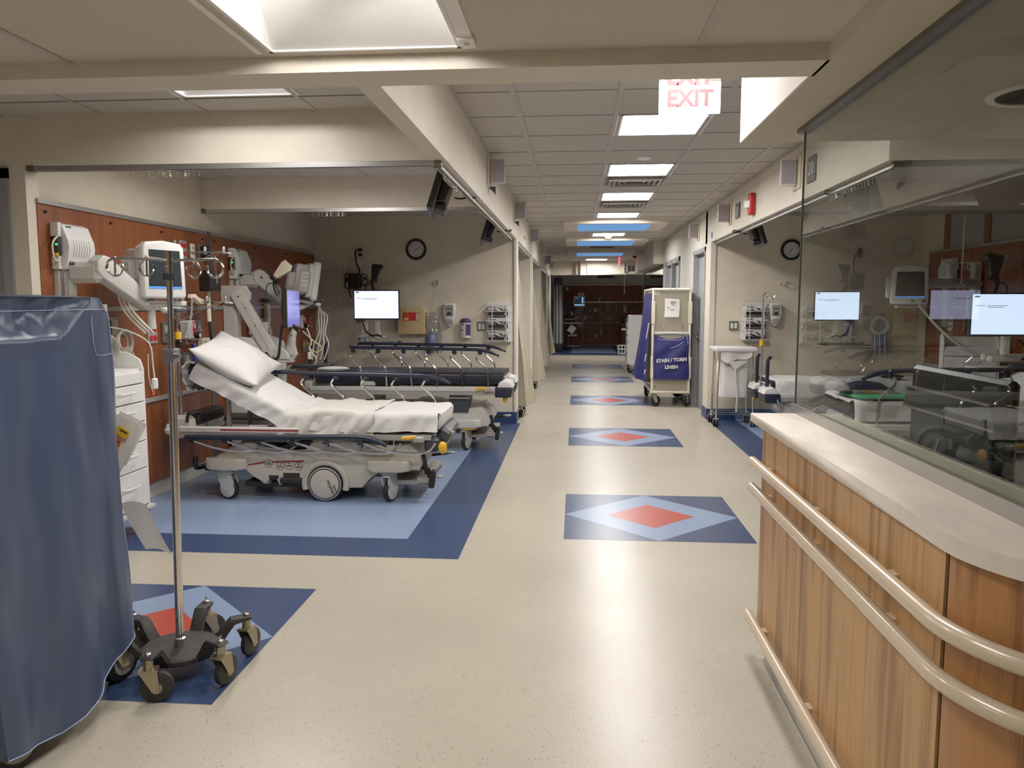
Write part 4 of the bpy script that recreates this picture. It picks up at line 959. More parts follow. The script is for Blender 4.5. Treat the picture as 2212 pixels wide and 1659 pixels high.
single('pillow',m,'white pillow leaning on the raised head of the sheeted stretcher','pillow',B1,0,ang=180)
# ================================================================== LEFT BAY HEADWALL AND ITS DEVICES
WX=-3.24; LW=R(90)
def headwall(label,y0,y1,z0,z1,loc,rz,rails,cut=None,wm='hw'):
    t=thing('headwall',label,'wall panel',loc,rz); w=(y1-y0)/2
    m=MB(wm); m.bx(-w,w,0,.05,z0,z1); part('board',m,t)
    m=MB('alu'); m.bx(-w,w,-.012,.05,z1,z1+.028); part('top_rail',m,t)
    for z in rails:
        m=MB('gry'); m.bx(-w,w,-.012,.0,z-.018,z+.018,b=.003); part('horizontal_rail',m,t)
    for k in range(4):
        m=MB('gry' if False else 'darkred'); m.cyl((-w+.07+k*(2*w-.14)/3,0,z1-.045),(-w+.07+k*(2*w-.14)/3,-.012,z1-.045),.009,m=M['slot'],n=10); part('screw_cap',m,t)
    return t
headwall('reddish wood headwall panel of the near left bay',4.53,6.69,.13,2.11,(WX,5.61,0),LW,(.77,1.47))
headwall('reddish wood headwall panel of the second left bay',6.78,9.55,.13,2.11,(WX,8.165,0),LW,(.77,1.47))
m=MB('alud'); m.bx(-.045,.045,-.004,.05,.12,2.14); single('headwall_divider',m,'grey metal strip between the two left headwall panels','wall strip',(WX,6.735,0),LW)
def W(x,y,z): return (WX+0,y,z)
def on_left(y,z,x=WX): return dict(loc=(x,y,z),rz=LW)
def outlet(label,loc,rz,w,h,kind):
    t=thing('wall_outlet',label,'wall outlet',loc,rz)
    pm={'red':'gry','steel':'plate','white':'wht','cream':'cream','grey':'gry'}[kind]
    m=MB(pm); m.box((0,-.006,0),(w,.012,h),b=.003); part('plate',m,t)
    sm={'red':'redp','steel':'slot','white':'gry','cream':'bisc','grey':'dgrey'}[kind]
    n=2 if w>.085 else 1
    for i in range(n):
        for zz in (-h*.22,h*.22):
            m=MB(sm); m.cyl(((i-(n-1)/2)*w*.42,-.010,zz),((i-(n-1)/2)*w*.42,-.018,zz),min(w,h)*.17,n=14); part('socket',m,t)
    return t
def gasplate(label,loc,rz,w,h,knob=None,extra=None):
    t=thing('gas_outlet',label,'gas outlet',loc,rz)
    m=MB('plate'); m.box((0,-.01,0),(w,.02,h),b=.004); part('plate',m,t)
    for x in ((-.05,.05) if w>.14 else (0,)):
        m=MB('gry'); m.box((x,-.022,.02),(.05,.012,.075),b=.004); m.cyl((x,-.02,0),(x,-.04,0),.018); part('port',m,t)
    if knob: m=MB(knob); m.cyl((0,-.03,-.02),(0,-.075,-.02),.024); m.ball((0,-.08,-.02),.02); part('fitting',m,t)
    if extra: m=MB(extra); m.tube([(.03,-.03,.0),(.07,-.06,-.0),(.1,-.05,-.02)],.010,k=3); m.cyl((.02,-.03,.02),(.02,-.07,.02),.02); part('adapter',m,t)
    return t
def regulator(label,loc,rz):
    t=thing('suction_regulator',label,'suction regulator',loc,rz)
    m=MB('wht'); m.box((0,-.055,0),(.115,.09,.155),b=.012); part('housing',m,t)
    m=MB('redp'); m.box((.02,-.1008,.01),(.05,.003,.12),b=.001); m.torus((.02,-.103,.035),.018,.004,'wht',(0,1,0),14,5); part('red_label',m,t)
    m=MB('blk'); m.cyl((.035,-.10,-.045),(.035,-.14,-.045),.026); m.cyl((.035,-.14,-.045),(.035,-.143,-.045),.017,m=M['wht']); part('knob',m,t)
    m=MB('gry'); m.cyl((0,0,0),(0,-.02,0),.03); m.cyl((-.02,-.05,-.08),(-.02,-.05,-.115),.010); part('connector',m,t)
    return t
outlet('red four-socket outlet high on the near headwall','',0,0,0,'red') if False else None
outlet('grey plate with four red sockets high on the near headwall',(WX,6.265,1.95),LW,.115,.15,'red')
outlet('white plate beside the red sockets high on the near headwall',(WX,6.43,1.95),LW,.07,.12,'white')
t=outlet('steel outlet plate with a black plug high on the near headwall',(WX,6.575,1.95),LW,.08,.14,'steel')
m=MB('blk'); m.box((0,-.05,.03),(.05,.06,.04),b=.01); m.box((.01,-.05,-.03),(.06,.06,.05),b=.012); part('plug',m,t)
outlet('grey plate with four red sockets low behind the front IV pole',(WX,5.74,1.275),LW,.13,.15,'red')
gasplate('narrow grey gas plate beside the low red sockets',(WX,5.92,1.28),LW,.09,.17)
regulator('white suction regulator with red label on the near headwall',(WX,6.20,1.29),LW)
gasplate('wide grey gas plate beside the near suction regulator',(WX,6.41,1.28),LW,.20,.18)
gasplate('grey gas plate with a white fitting beside the pillow',(WX,6.245,1.02),LW,.12,.17,'wht')
m=MB('cream'); m.box((0,-.03,0),(.13,.06,.10),b=.008); m.box((-.03,-.0605,0),(.04,.003,.06),'gry'); single('device_charger',m,'small cream charger box above the pillow','charger',(WX,6.52,1.16),LW)
m=MB('blue'); m.tube([(0,-.03,0),(0,-.045,-.08),(.0,-.04,-.2)],.02,k=3); single('breathing_tube',m,'short blue tube hanging behind the pillow','tube',(WX,6.33,1.17),LW)
regulator('white suction regulator left of the workstation arm in the second left bay',(WX,7.55,1.27),LW)
gasplate('grey gas plate right of the workstation arm column',(WX,7.80,1.28),LW,.13,.15)
regulator('white suction regulator right of the violet monitor',(WX,8.83,1.30),LW)
gasplate('grey gas plate right of the violet monitor',(WX,9.10,1.28),LW,.11,.14)
outlet('small plate with red sockets at the end of the second headwall',(WX,9.36,1.28),LW,.10,.12,'red')
gasplate('grey gas plate with yellow and blue adapters in the second left bay',(WX,9.1,1.0),LW,.16,.15,None,'yel')
m=MB('cream'); m.prism(rr(.07,.22,.03),-.05,0,'y',bev=.01); m.cyl((0,-.03,.12),(0,-.03,.16),.05,m=M['dgrey']); m.tube([(0,-.04,-.11),(.01,-.05,-.2),(0,-.04,-.26)],.012,k=3); single('wall_otoscope',m,'cream handheld scope in a holder behind the slanted workstation arm','medical instrument',(WX,7.95,1.40),LW)
# --- module boxes on the wall channels
def module_box(label,loc,rz,slots=8,channel=.62,w=.30):
    t=thing('module_rack',label,'monitor module box',loc,rz)
    P=[(-.005,0),(-.05,-.004),(-.068,.012),(-.088,.07),(-.10,.13),(-.095,.18),(-.075,.225),(-.06,.27),(-.03,.285),(-.005,.285)]
    m=MB('wht'); m.prism(P,-w/2+.035,w/2,'x',bev=.004)
    m.prism([(-.005,.2),(-.055,.2),(-.055,.285),(-.005,.285)],-w/2,-w/2+.034,'x'); m.prism([(-.005,.0),(-.05,.0),(-.05,.08),(-.005,.08)],-w/2,-w/2+.034,'x'); cv=part('cover',m,t)
    m=MB('dgrey'); m.box((-w/2+.018,-.03,.14),(.03,.05,.12),b=.006); m.box((-w/2+.0,-.035,.085),(.02,.03,.025),'yel',b=.004); m.box((-w/2+.002,-.04,.15),(.006,.012,.010),'ledg'); part('connector_bay',m,t)
    m=MB('slot')
    for k in range(slots): m.box((-w/2+.07+k*(w-.11)/(slots-1),-.078,.040),((w-.11)/slots*.62,.010,.028),rot=Rx(-18))
    part('slot',m,cv); m=MB('slot'); m.box((-w/2+.09,-.062,.262),(.05,.006,.010),rot=Rx(15)); part('print',m,cv)
    m=MB('gry')
    for k in range(7): m.tube([(-w/2+.085+k*.026,-.0945,.185),(-w/2+.085+k*.026,-.1015,.13),(-w/2+.085+k*.026,-.0905,.075)],.0015,n=4)
    part('groove',m,cv)
    m=MB('cable'); m.tube([(-w/2,-.05,.2),(-w/2-.05,-.05,.15),(-w/2-.04,-.05,.06),(-w/2,-.05,.05)],.006,k=4); m.tube([(w/2,-.05,.1),(w/2+.02,-.06,.0),(w/2+.0,-.04,-.06)],.006,k=4); part('cable',m,t)
    m=MB('whtd'); m.bx(-w/2+.02,-w/2+.14,-.03,0,-channel,.0); m.bx(-w/2+.035,-w/2+.05,-.045,-.03,-channel,0,'alu'); m.bx(-w/2+.09,-w/2+.16,-.055,-.02,-.17,.0,b=.006); part('wall_channel',m,t)
    return t
module_box('white curved module box high on the near left headwall',(WX,4.78,1.72),LW,channel=.72)
module_box('white curved module box high on the second left headwall',(WX,7.27,1.74),LW,channel=.72)
# --- patient monitors on swing arms
def swing_arm(t,p0,p1,p2,p3,w=.05):
    """p0 wall, p1 elbow, p2 arm end, p3 monitor mount (local coords)"""
    m=MB('whtd'); m.box(((p0[0]+p1[0])/2,(p0[1]+p1[1])/2,p0[2]),(max(.09,abs(p1[0]-p0[0])),max(.09,abs(p1[1]-p0[1])),.13),b=.03); m.prism([(p0[1]-.0,p0[2]-.08),(p0[1]-.16,p0[2]-.10),(p0[1]-.07,p0[2]-.24),(p0[1],p0[2]-.24)],p0[0]-.05,p0[0]+.05,'x',bev=.012); part('arm_bracket',m,t)
    a=V(p1); b=V(p2); d=(b-a); L=d.length; q=d.to_track_quat('X','Z').to_matrix().to_4x4()
    m=MB('whtd'); m.T=MX.Translation(a)@q; m.prism([(-.06,-.06)]+circ(.07,9,0,0,240,120)[0:0]+[(-.075,0),(-.05,.06),(0,.075),(L,.045),(L+.04,0),(L,-.045),(0,-.075)],-w,w,'y',bev=.014); m.cyl((0,-w-.002,0),(0,w+.002,0),.012,m=M['dgrey']); m.bx(.05,L,-.02,.02,.05,.068,'alu'); part('arm',m,t)
    m=MB('whtd'); m.cyl(p2,(p2[0],p2[1],p2[2]-.05),.035); m.cyl((p2[0],p2[1],p2[2]-.02),p3,.028); part('arm_tip',m,t)
def gemonitor(label,loc,rz,tilt=0,scr='scrn',sticker='ltgrn',knob=False):
    t=thing('patient_monitor',label,'patient monitor',loc,rz)
    T=Rx(tilt)
    m=MB('wht'); m.T=T; m.prism([(-.16,-.19),(.16,-.19),(.175,-.17),(.165,.16),(.14,.19),(.0,.205),(-.14,.19),(-.165,.16),(-.175,-.17)],-.06,.0,'y',bev=.016); m.prism(rr(.30,.34,.04),.0,.05,'y'); part('bezel',m,t)
    m=MB('hull2'); m.T=T; m.prism(rr(.27,.30,.03),.05,.17,'y',bev=.015); m.box((-.02,.20,-.01),(.18,.08,.24),b=.015); m.box((-.175,.09,-.02),(.05,.10,.22),b=.012); part('rear_housing',m,t)
    m=MB(scr); m.T=T; m.prism([(-.135,-.115),(.135,-.115),(.125,.14),(-.125,.14)],-.0622,-.06,'y'); m.prism([(-.135,-.122),(.135,-.122),(.135,-.108),(-.135,-.108)],-.063,-.06,'y','scrb') ; part('screen',m,t)
    m=MB(sticker); m.T=T; m.box((.03,-.0622,-.155),(.035,.003,.022)); m.box((.03,-.064,-.155),(.02,.002,.008),'ink'); part('sticker',m,t)
    m=MB('gry'); m.T=T; m.box((-.19,.08,.02),(.02,.05,.03)); 
    for z in (.06,.02,-.02,-.06): m.box((-.203,.09,z),(.008,.06,.022),'wht',b=.003)
    m.box((0,.05,-.215),(.22,.16,.03),b=.008); part('module_port',m,t)
    if knob: m=MB('dgrey'); m.T=T; m.cyl((.13,-.06,-.155),(.13,-.085,-.155),.016); part('knob',m,t)
    return t
def loc_of(p,o,rz):  # world point -> local of (o,rz)
    return tuple(MX.Rotation(-rz,4,'Z')@(V(p)-V(o)))
o=(-2.87,5.22,1.73); rz=R(68)
t=gemonitor('white patient monitor with dark screen and green sticker behind the front IV pole',o,rz)
L_=lambda p:loc_of(p,o,rz)
m=MB('whtd'); m.box(L_((-2.86,5.26,1.505)),(.34,.05,.035),b=.008); m.cyl(L_((-2.93,5.2,1.33)),L_((-2.93,5.2,1.52)),.028); m.box(L_((-2.78,5.2,1.46)),(.16,.05,.04),b=.012); part('shelf',m,t)
m=MB('dgrey'); m.box(L_((-2.70,5.16,1.46)),(.10,.04,.034),b=.01); part('handle',m,t)
m=MB('whtd'); m.box(L_((-3.10,4.76,1.70)),(.10,.22,.13),b=.03,rz=-rz+R(90)); m.prism([(0,0),(0,0)],0,0) if False else None; part('arm_bracket',m,t)
m=MB('whtd'); a=V(L_((-3.02,4.79,1.735))); b=V(L_((-2.94,5.17,1.50))); q=(b-a).to_track_quat('X','Z').to_matrix().to_4x4(); LL=(b-a).length
m.T=MX.Translation(a)@q; m.prism([(-.075,0),(-.05,.06),(0,.075),(LL,.05),(LL+.04,0),(LL,-.05),(0,-.075),(-.05,-.06)],-.045,.045,'y',bev=.012); m.cyl((0,-.047,0),(0,.047,0),.012,m=M['dgrey']); m.bx(.03,LL,-.02,.02,.055,.07,'alu'); part('arm',m,t)
m=MB('cable')
for k in range(3): m.tube([L_((-2.97+.02*k,5.12,1.78-.05*k)),L_((-3.05,5.05,1.76-.04*k)),L_((-3.06+.02*k,5.03,1.6)),L_((-3.03+.03*k,5.05,1.45)),L_((-2.93+.03*k,5.12,1.3))],.008,k=5)
part('cable',m,t)
o=(-2.66,7.72,1.73); rz=R(118)
t=gemonitor('white patient monitor turned side on beside the barcode scanner in the second left bay',o,rz,tilt=10)
L_=lambda p:loc_of(p,o,rz)
m=MB('whtd'); a=V(L_((-3.02,7.29,1.755))); b=V(L_((-2.84,7.55,1.50))); q=(b-a).to_track_quat('X','Z').to_matrix().to_4x4(); LL=(b-a).length
m.T=MX.Translation(a)@q; m.prism([(-.075,0),(-.05,.06),(0,.075),(LL,.05),(LL+.04,0),(LL,-.05),(0,-.075),(-.05,-.06)],-.045,.045,'y',bev=.012); m.cyl((0,-.047,0),(0,.047,0),.012,m=M['dgrey']); part('arm',m,t)
m=MB('whtd'); m.box(L_((-3.10,7.27,1.72)),(.10,.2,.12),b=.03,rz=-rz+R(90)); part('arm_bracket',m,t)
m=MB('whtd'); m.box(L_((-2.62,7.75,1.50)),(.30,.05,.03),b=.008); m.cyl(L_((-2.76,7.62,1.46)),L_((-2.66,7.74,1.53)),.03); part('shelf',m,t)
m=MB('cable')
for k in range(4): m.tube([L_((-2.60,7.8,1.50-.02*k)),L_((-2.58+.03*k,7.7,1.38)),L_((-2.56+.02*k,7.65,1.22)),L_((-2.60+.05*k,7.6,1.10)),L_((-2.62+.04*k,7.6,.95))],.006,k=5)
part('cable',m,t)
# --- small black computer on its wall pole
t=thing('wall_computer','small black computer box on a wall pole above the near headwall rail','computer',(-3.02,6.20,1.69),LW)
m=MB('blk'); m.box((0,-.04,0),(.19,.10,.17),b=.008); m.box((.02,-.091,.02),(.012,.002,.08),'gry'); part('casing',m,t)
m=MB('cream'); m.cyl((0,-.02,-.08),(0,-.02,-.33),.018); part('mount_pole',m,t)
m=MB('blk'); m.tube([(.09,-.04,.05),(.14,-.05,.03),(.15,-.05,-.05),(.10,-.04,-.06)],.006,k=4); m.tube([(.0,-.02,-.33),(.03,-.02,-.5),(.08,-.02,-.75)],.009,k=4); part('cable',m,t)
# --- wall IV poles with wire arms
def wirepole(label,loc,rz,h,zs,L=.40,ang=0):
    t=thing('wall_iv_rail',label,'wall IV rail',loc,rz)
    m=MB('alu'); m.cyl((0,-.05,0),(0,-.05,h),.012); m.bx(-.03,.03,-.06,0,.02,.06); m.bx(-.03,.03,-.06,0,h-.08,h-.04); m.cyl((0,-.05,h),(0,-.05,h+.03),.018); part('pole',m,t)
    for z in zs:
        m=MB('alu'); m.T=Tr(0,-.05,z)@Rz(ang)
        for dx in (-.035,.035):
            m.tube([(0,0,0),(dx,-.06,.0),(dx,-L,.0),(0,-L-.06,-.01)],.004); m.tube([(dx*.3,0,-.16),(dx,-L*.9,-.0)],.0035)
        n=7
        for k in range(n): m.tube([(-.035,-.06-(L-.06)*k/n,0),(.035,-.06-(L-.06)*(k+.5)/n,0),(-.035,-.06-(L-.06)*(k+1)/n,0)],.0025)
        m.cyl((0,0,-.18),(0,0,.02),.018)
        for y in (-.05,-L*.62,-L): m.lathe([(.014,-.015),(.014,.03),(.008,.045),(.001,.045)],None,10,(0,y,0))
        part('wire_arm',m,t)
    return t
wirepole('wire IV arms on a wall pole in the near left bay',(WX,6.05,1.36),LW,.62,(.16,.55),.42,-4)
wirepole('wire IV arms on a wall pole at the end of the second left bay',(WX,9.50,1.32),LW,.66,(.20,.60),.40,10)
t=thing('vital_signs_probe','cream thermometer probe holder with coiled cord on the lower wire arm','thermometer',(-3.02,5.95,1.53),LW)
m=MB('cream'); m.prism([(-.10,.02),(-.09,.05),(-.03,.05),(0,.02),(.10,.01),(.10,-.03),(.04,-.03),(0,0),(-.04,.02)],-.06,-.02,'y',bev=.006); part('holder',m,t)
m=MB('cable'); pts=[(-.09+.04*s/60-.16*(s/60)**2+.008*cos(s*1.9),-.05+.008*sin(s*1.9),.03-.32*s/60) for s in range(61)]; m.tube(pts,.0035,n=5); part('coiled_cord',m,t)
# --- cables hanging over the near drawer cart
t=thing('cable_hook_rack','grey hook rack on the near headwall above the drawer cart','hook rack',(WX,4.98,1.40),LW)
m=MB('gry'); m.bx(-.32,.30,-.02,0,-.01,.01); part('rail',m,t)
for k in range(4):
    m=MB('gry'); x=-.26+.17*k; m.box((x,-.02,-.06),(.07,.02,.12),b=.008); m.tube([(x,-.03,-.10),(x,-.10,-.12),(x,-.13,-.09)],.012,k=3); part('hook',m,t)
def coil(label,loc,r,n,mm,rz,hang):
    t=thing('cable_coil',label,'monitoring cable',loc,rz,None)
    rg=random.Random(n*7+int(r*100)); m=MB(mm)
    for k in range(n):
        a=.85+.3*rg.random(); m.torus((rg.uniform(-.015,.015),-.008*k,-r*a+rg.uniform(-.01,.02)),r*a,.006,None,(rg.uniform(-.15,.15),1,rg.uniform(-.12,.12)),26,6)
    part('loop',m,t)
    m=MB(mm); 
    for k,l in enumerate(hang): m.tube([(-.02+.03*k,-.03,-r*1.2),(.01+.03*k,-.05,-r*2),(-.0+.04*k,-.04,-l*.7),(.01+.045*k,-.03,-l)],.0045,k=5); m.cyl((.01+.045*k,-.03,-l),(.012+.045*k,-.03,-l-.04),.009)
    part('lead',m,t)
    return t
coil('thick grey coil of cable on the rack, nearest the blue cart',(-3.11,4.72,1.31),.14,5,'cableg',LW,(.42,))
coil('grey looped cable in the middle of the hook rack',(-3.10,4.90,1.29),.11,6,'cableg',LW,(.3,.38))
coil('white looped cable with long hanging leads at the right end of the rack',(-3.11,5.12,1.31),.085,5,'cable',LW,(.30,.45,.33))
coil('coil of white monitor leads on the drawer cart top',(-3.02,4.76,1.30),.10,4,'cableg',R(75),(.12,))
t=thing('call_handset','cream nurse call handset with red tip hanging beside the drawer cart','call handset',(-2.83,4.99,1.02),LW)
m=MB('wht'); m.box((0,-.02,-.05),(.045,.03,.075),b=.008); part('handset',m,t)
m=MB('redp'); m.tube([(-.01,-.02,-.085),(-.015,-.02,-.105),(-.035,-.02,-.125)],.008,k=3); part('red_tip',m,t)
m=MB('cable'); m.tube([(.0,-.02,-.01),(.005,-.01,.08),(-.01,0,.22),(-.06,.1,.30),(-.05,.25,.33)],.005,k=4); m.tube([(-.03,-.02,-.10),(-.05,-.01,.0),(-.03,.0,.15)],.003,k=4); part('cord',m,t)
# --- workstation arm in the second left bay
o=(-3.20,7.02,0); t=thing('workstation_mount','tall cream wall mounted workstation arm with a violet monitor seen edge on','computer workstation',o,0)
m=MB('whtd'); m.bx(-.04,.09,-.05,.05,.75,1.665,b=.008); part('wall_column',m,t)
m=MB('whtd'); m.prism([(-.04,1.53),(-.045,1.66),(-.03,1.672),(.20,1.672),(.245,1.60),(.24,1.54),(.17,1.50),(.02,1.50)],-.08,-.05,'y',bev=.008); part('arm_head',m,t)
a=V((.13,-.07,1.57)); b=V((.42,-.02,1.02)); q=(b-a).to_track_quat('X','Y').to_matrix().to_4x4(); L=(b-a).length
m=MB('whtd'); m.T=MX.Translation(a)@q; m.prism(rr(L+.12,.125,.03,4,L/2,0),-.03,.03,'z',bev=.008); m.bx(.06,L-.06,-.003,.003,.03,.0315,'gry')
for x in (.0,.12,.3,L): m.cyl((x,0,.03),(x,0,.033),.007,m=M['dgrey'])
part('slanted_arm',m,t)
m=MB('whtd'); m.prism([(.36,.99),(.36,1.10),(.50,1.12),(.56,1.06),(.58,.99)],-.05,.05,'y',bev=.015); m.box((.46,0,.975),(.28,.09,.02),b=.005); part('lower_arm',m,t)
m=MB('whtd'); m.prism([(.55,1.00),(.60,.98),(.64,1.04),(.61,1.13),(.635,1.24),(.60,1.28),(.565,1.22),(.54,1.10)],-.03,.02,'y',bev=.008)
for z in (1.03,1.22): m.cyl((.595,-.031,z),(.595,-.036,z),.016,m=M['gry'])
part('tilt_link',m,t)
m=MB('blk'); m.tube([(.36,-.06,1.06),(.42,-.07,1.0),(.48,-.07,1.02),(.50,-.06,1.15),(.52,-.05,1.30),(.58,-.05,1.33),(.66,0,1.27)],.012,k=5); part('cable',m,t)
m=MB('dgrey'); m.cyl((.58,.02,1.1),(.58,.02,1.62),.017); part('monitor_post',m,t)
th=98; T=Tr(.605,.02,1.465)@Rz(th)
m=MB('blk'); m.T=T; m.box((0,.022,0),(.52,.045,.345),b=.008); m.box((0,.06,0),(.22,.05,.2),b=.01); mo=part('monitor',m,t)
m=MB('gry'); m.T=T; m.bx(-.26,.26,-.004,.0,.160,.172); m.bx(-.26,.26,-.004,0,-.172,-.160); m.bx(-.26,-.25,-.004,0,-.17,.17); m.bx(.25,.26,-.004,0,-.17,.17); part('bezel',m,mo)
m=MB('scrp'); m.T=T; m.quad((-.25,-.003,-.16),(.25,-.003,-.16),(.25,-.003,.16),(-.25,-.003,.16)); part('screen',m,mo)
m=MB('blk'); m.T=Tr(.62,.18,.90)@Rz(12); m.bx(-.10,.30,-.12,.14,0,.018,b=.006); m.bx(-.08,.26,-.1,.1,.018,.034,'dgrey',b=.004); kt=part('keyboard_tray',m,t)
m=MB('whtd'); m.T=Tr(.62,.18,.90)@Rz(12); m.ball((.30,-.13,.0),(.15,.035,.022)); m.bx(-.14,-.05,-.1,.1,-.02,.02,b=.008); part('palm_rest',m,kt)
m=MB('cable'); m.tube([(.70,.1,1.28),(.74,.1,1.15),(.72,.1,1.08),(.78,.1,1.0),(.76,.12,.93)],.006,k=5); m.tube([(.66,.1,1.25),(.75,.12,1.16),(.83,.12,1.1),(.78,.12,1.05),(.70,.12,1.10)],.005,k=5); m.box((.72,.1,1.02),(.035,.02,.07),b=.006); part('white_cable',m,t)
def scanner(label,loc,rz,group=None,mm='cream',lean=-35):
    t=thing('barcode_scanner',label,'barcode scanner',loc,rz,group)
    m=MB(mm); m.T=Tr(0,0,.12)@Ry(lean); m.prism([(-.035,-.03),(.02,-.03),(.06,.10),(.10,.115),(.085,.155),(-.02,.165),(-.035,.13)],-.025,.025,'y',bev=.01); part('body',m,t)
    m=MB('blk'); m.T=Tr(0,0,.12)@Ry(lean); m.prism([(.09,.11),(.108,.12),(.09,.162),(.075,.16)],-.028,.028,'y'); part('window',m,t); m=MB('blk'); m.T=Tr(0,0,.12)@Ry(lean); m.prism([(-.05,-.055),(.03,-.06),(.025,-.015),(-.045,-.01)],-.035,.035,'y',bev=.012); part('holder_cup',m,t)
    m=MB('blk'); m.tube([(-.02,0,.09),(-.03,0,.03),(0,0,-.05)],.02,k=3); m.tube([(-.02,.0,.06),(-.10,.0,.04),(-.11,.0,-.05),(-.05,.0,-.12)],.005,k=4); part('stand',m,t)
    return t
scanner('cream barcode scanner on a black stand above the violet monitor',(-2.74,7.05,1.64),0,lean=35)
t=thing('plastic_jug','clear plastic jug standing on the second drawer cart','container',(-2.98,7.25,1.20))
m=MB('wht'); m.lathe([(.001,0),(.05,0),(.06,.10),(.062,.13),(.055,.13),(.05,.1)],None,18); part('tub',m,t)
m=MB('clear'); m.lathe([(.001,.0),(.06,.0),(.07,.06),(.05,.09),(.001,.095)],None,18,(.12,.05,0)); part('clear_bag',m,t)
# extra head-end fittings on the near stretcher
m=MB('alu'); m.cyl((-1.07,-.31,.56),(-1.07,-.31,1.31),.012); m.cyl((-1.07,-.31,.52),(-1.07,-.31,.72),.02); p_=part('iv_pole',m,st1)
m=MB('yel'); m.cyl((-1.07,-.31,1.235),(-1.07,-.31,1.29),.026); part('yellow_collar',m,p_)
m=MB('blk'); m.box((-1.06,-.31,1.20),(.055,.05,.06),b=.012); part('clamp',m,p_)
m=MB('steel'); m.cyl((-1.07,-.31,1.31),(-1.07,-.31,1.40),.008)
for s in (-1,1): m.tube([(-1.07,-.31,1.39),(-1.07+s*.03,-.31,1.415),(-1.07+s*.055,-.31,1.40)],.005,k=3)
part('hook_top',m,p_)
m=MB('hull2'); m.box((-1.12,-.30,.85),(.035,.04,.2),b=.015); m.cyl((-1.12,-.30,.58),(-1.12,-.30,.78),.01,m=M['alu']); part('push_handle',m,st1)
m=MB('whtd'); m.box((-1.05,-.25,.57),(.2,.22,.16),b=.03); m.lathe([(.001,-.13),(.02,-.13),(.032,-.10),(.02,-.08),(.012,-.05),(.001,-.05)],None,14,(-1.17,-.33,.63)); part('head_end_cover',m,st1)
m=MB('blk'); m.box((-.98,-.1,.62),(.12,.45,.10),b=.02); m.tube([(-1.0,-.36,.6),(-.98,-.37,.66),(-.9,-.3,.68)],.012,k=3); part('head_end_fowler',m,st1)
# ================================================================== LEFT BACK WALL
BY=9.72
def clock(label,loc,rz,h1,h2):
    t=thing('wall_clock',label,'clock',loc,rz)
    m=MB('blk'); m.lathe([(.098,0),(.098,.018),(.104,.028),(.128,.03),(.134,.016),(.132,0)],None,40,(0,0,0),(0,-1,0)); part('rim',m,t)
    m=MB('wht'); m.cyl((0,0,0),(0,-.012,0),.1,n=36); f=part('dial',m,t)
    m=MB('ink')
    for k in range(12):
        a=R(90-30*(k+1)); textmb(m,str(k+1),.032,None,Tr(.076*cos(a),-.0135,.076*sin(a))@FRONT,.0006)
    part('numeral',m,f)
    m=MB('blk')
    for ang,l,w in ((h1,.048,.0042),(h2,.072,.003)):
        m.T=Ry(ang); m.prism([(-w,-.016),(w,-.016),(w*.6,l),(-w*.6,l)],-.0165,-.015,'y')
    m.T=MX.Identity(4); m.cyl((0,-.012,0),(0,-.018,0),.005); part('hand',m,f)
    return t
clock('black rimmed wall clock on the back wall of the left bay',(-1.985,BY,2.185),0,212,50)
outlet('cream outlet with a thin cord on the left of the back wall',(-2.81,BY,2.15),0,.07,.11,'cream')
t=outlet('cream outlet with two black plugs above the black computer on the back wall',(-2.69,BY,2.15),0,.075,.13,'cream')
m=MB('blk'); m.box((0,-.03,.03),(.05,.05,.035),b=.01); m.box((0,-.03,-.03),(.05,.05,.035),b=.01); part('plug',m,t)
m=MB('blk'); m.tube([(-.02,-.05,.03),(-.055,-.06,.0),(-.05,-.05,-.12),(-.02,-.05,-.2),(-.005,-.06,-.24),(-.03,-.06,-.32)],.009,k=5); part('cord',m,t)
t=thing('wall_computer','small black computer box with looped cables on the left back wall','computer',(-2.78,BY,1.79))
m=MB('blk'); m.box((0,-.06,0),(.19,.10,.185),b=.008); m.box((-.065,-.111,.06),(.025,.002,.03),'gry'); m.box((-.065,-.111,-.05),(.018,.002,.06),'wht'); part('casing',m,t)
m=MB('blk')
for k,(r,z) in enumerate(((.04,.05),(.05,.0),(.035,.06),(.05,-.02))): m.torus((.12+.015*k,-.06,z),r,.0045,None,(0,1,.2*k),18,6)
m.tube([(-.06,-.06,-.09),(-.05,-.06,-.14),(-.03,-.06,-.2)],.008,k=3); part('cable',m,t)
m=MB('cable'); m.tube([(-.05,-.02,.33),(-.02,-.03,.25),(-.02,-.03,.15),(-.04,-.04,.09)],.003,k=4); part('thin_cord',m,t)
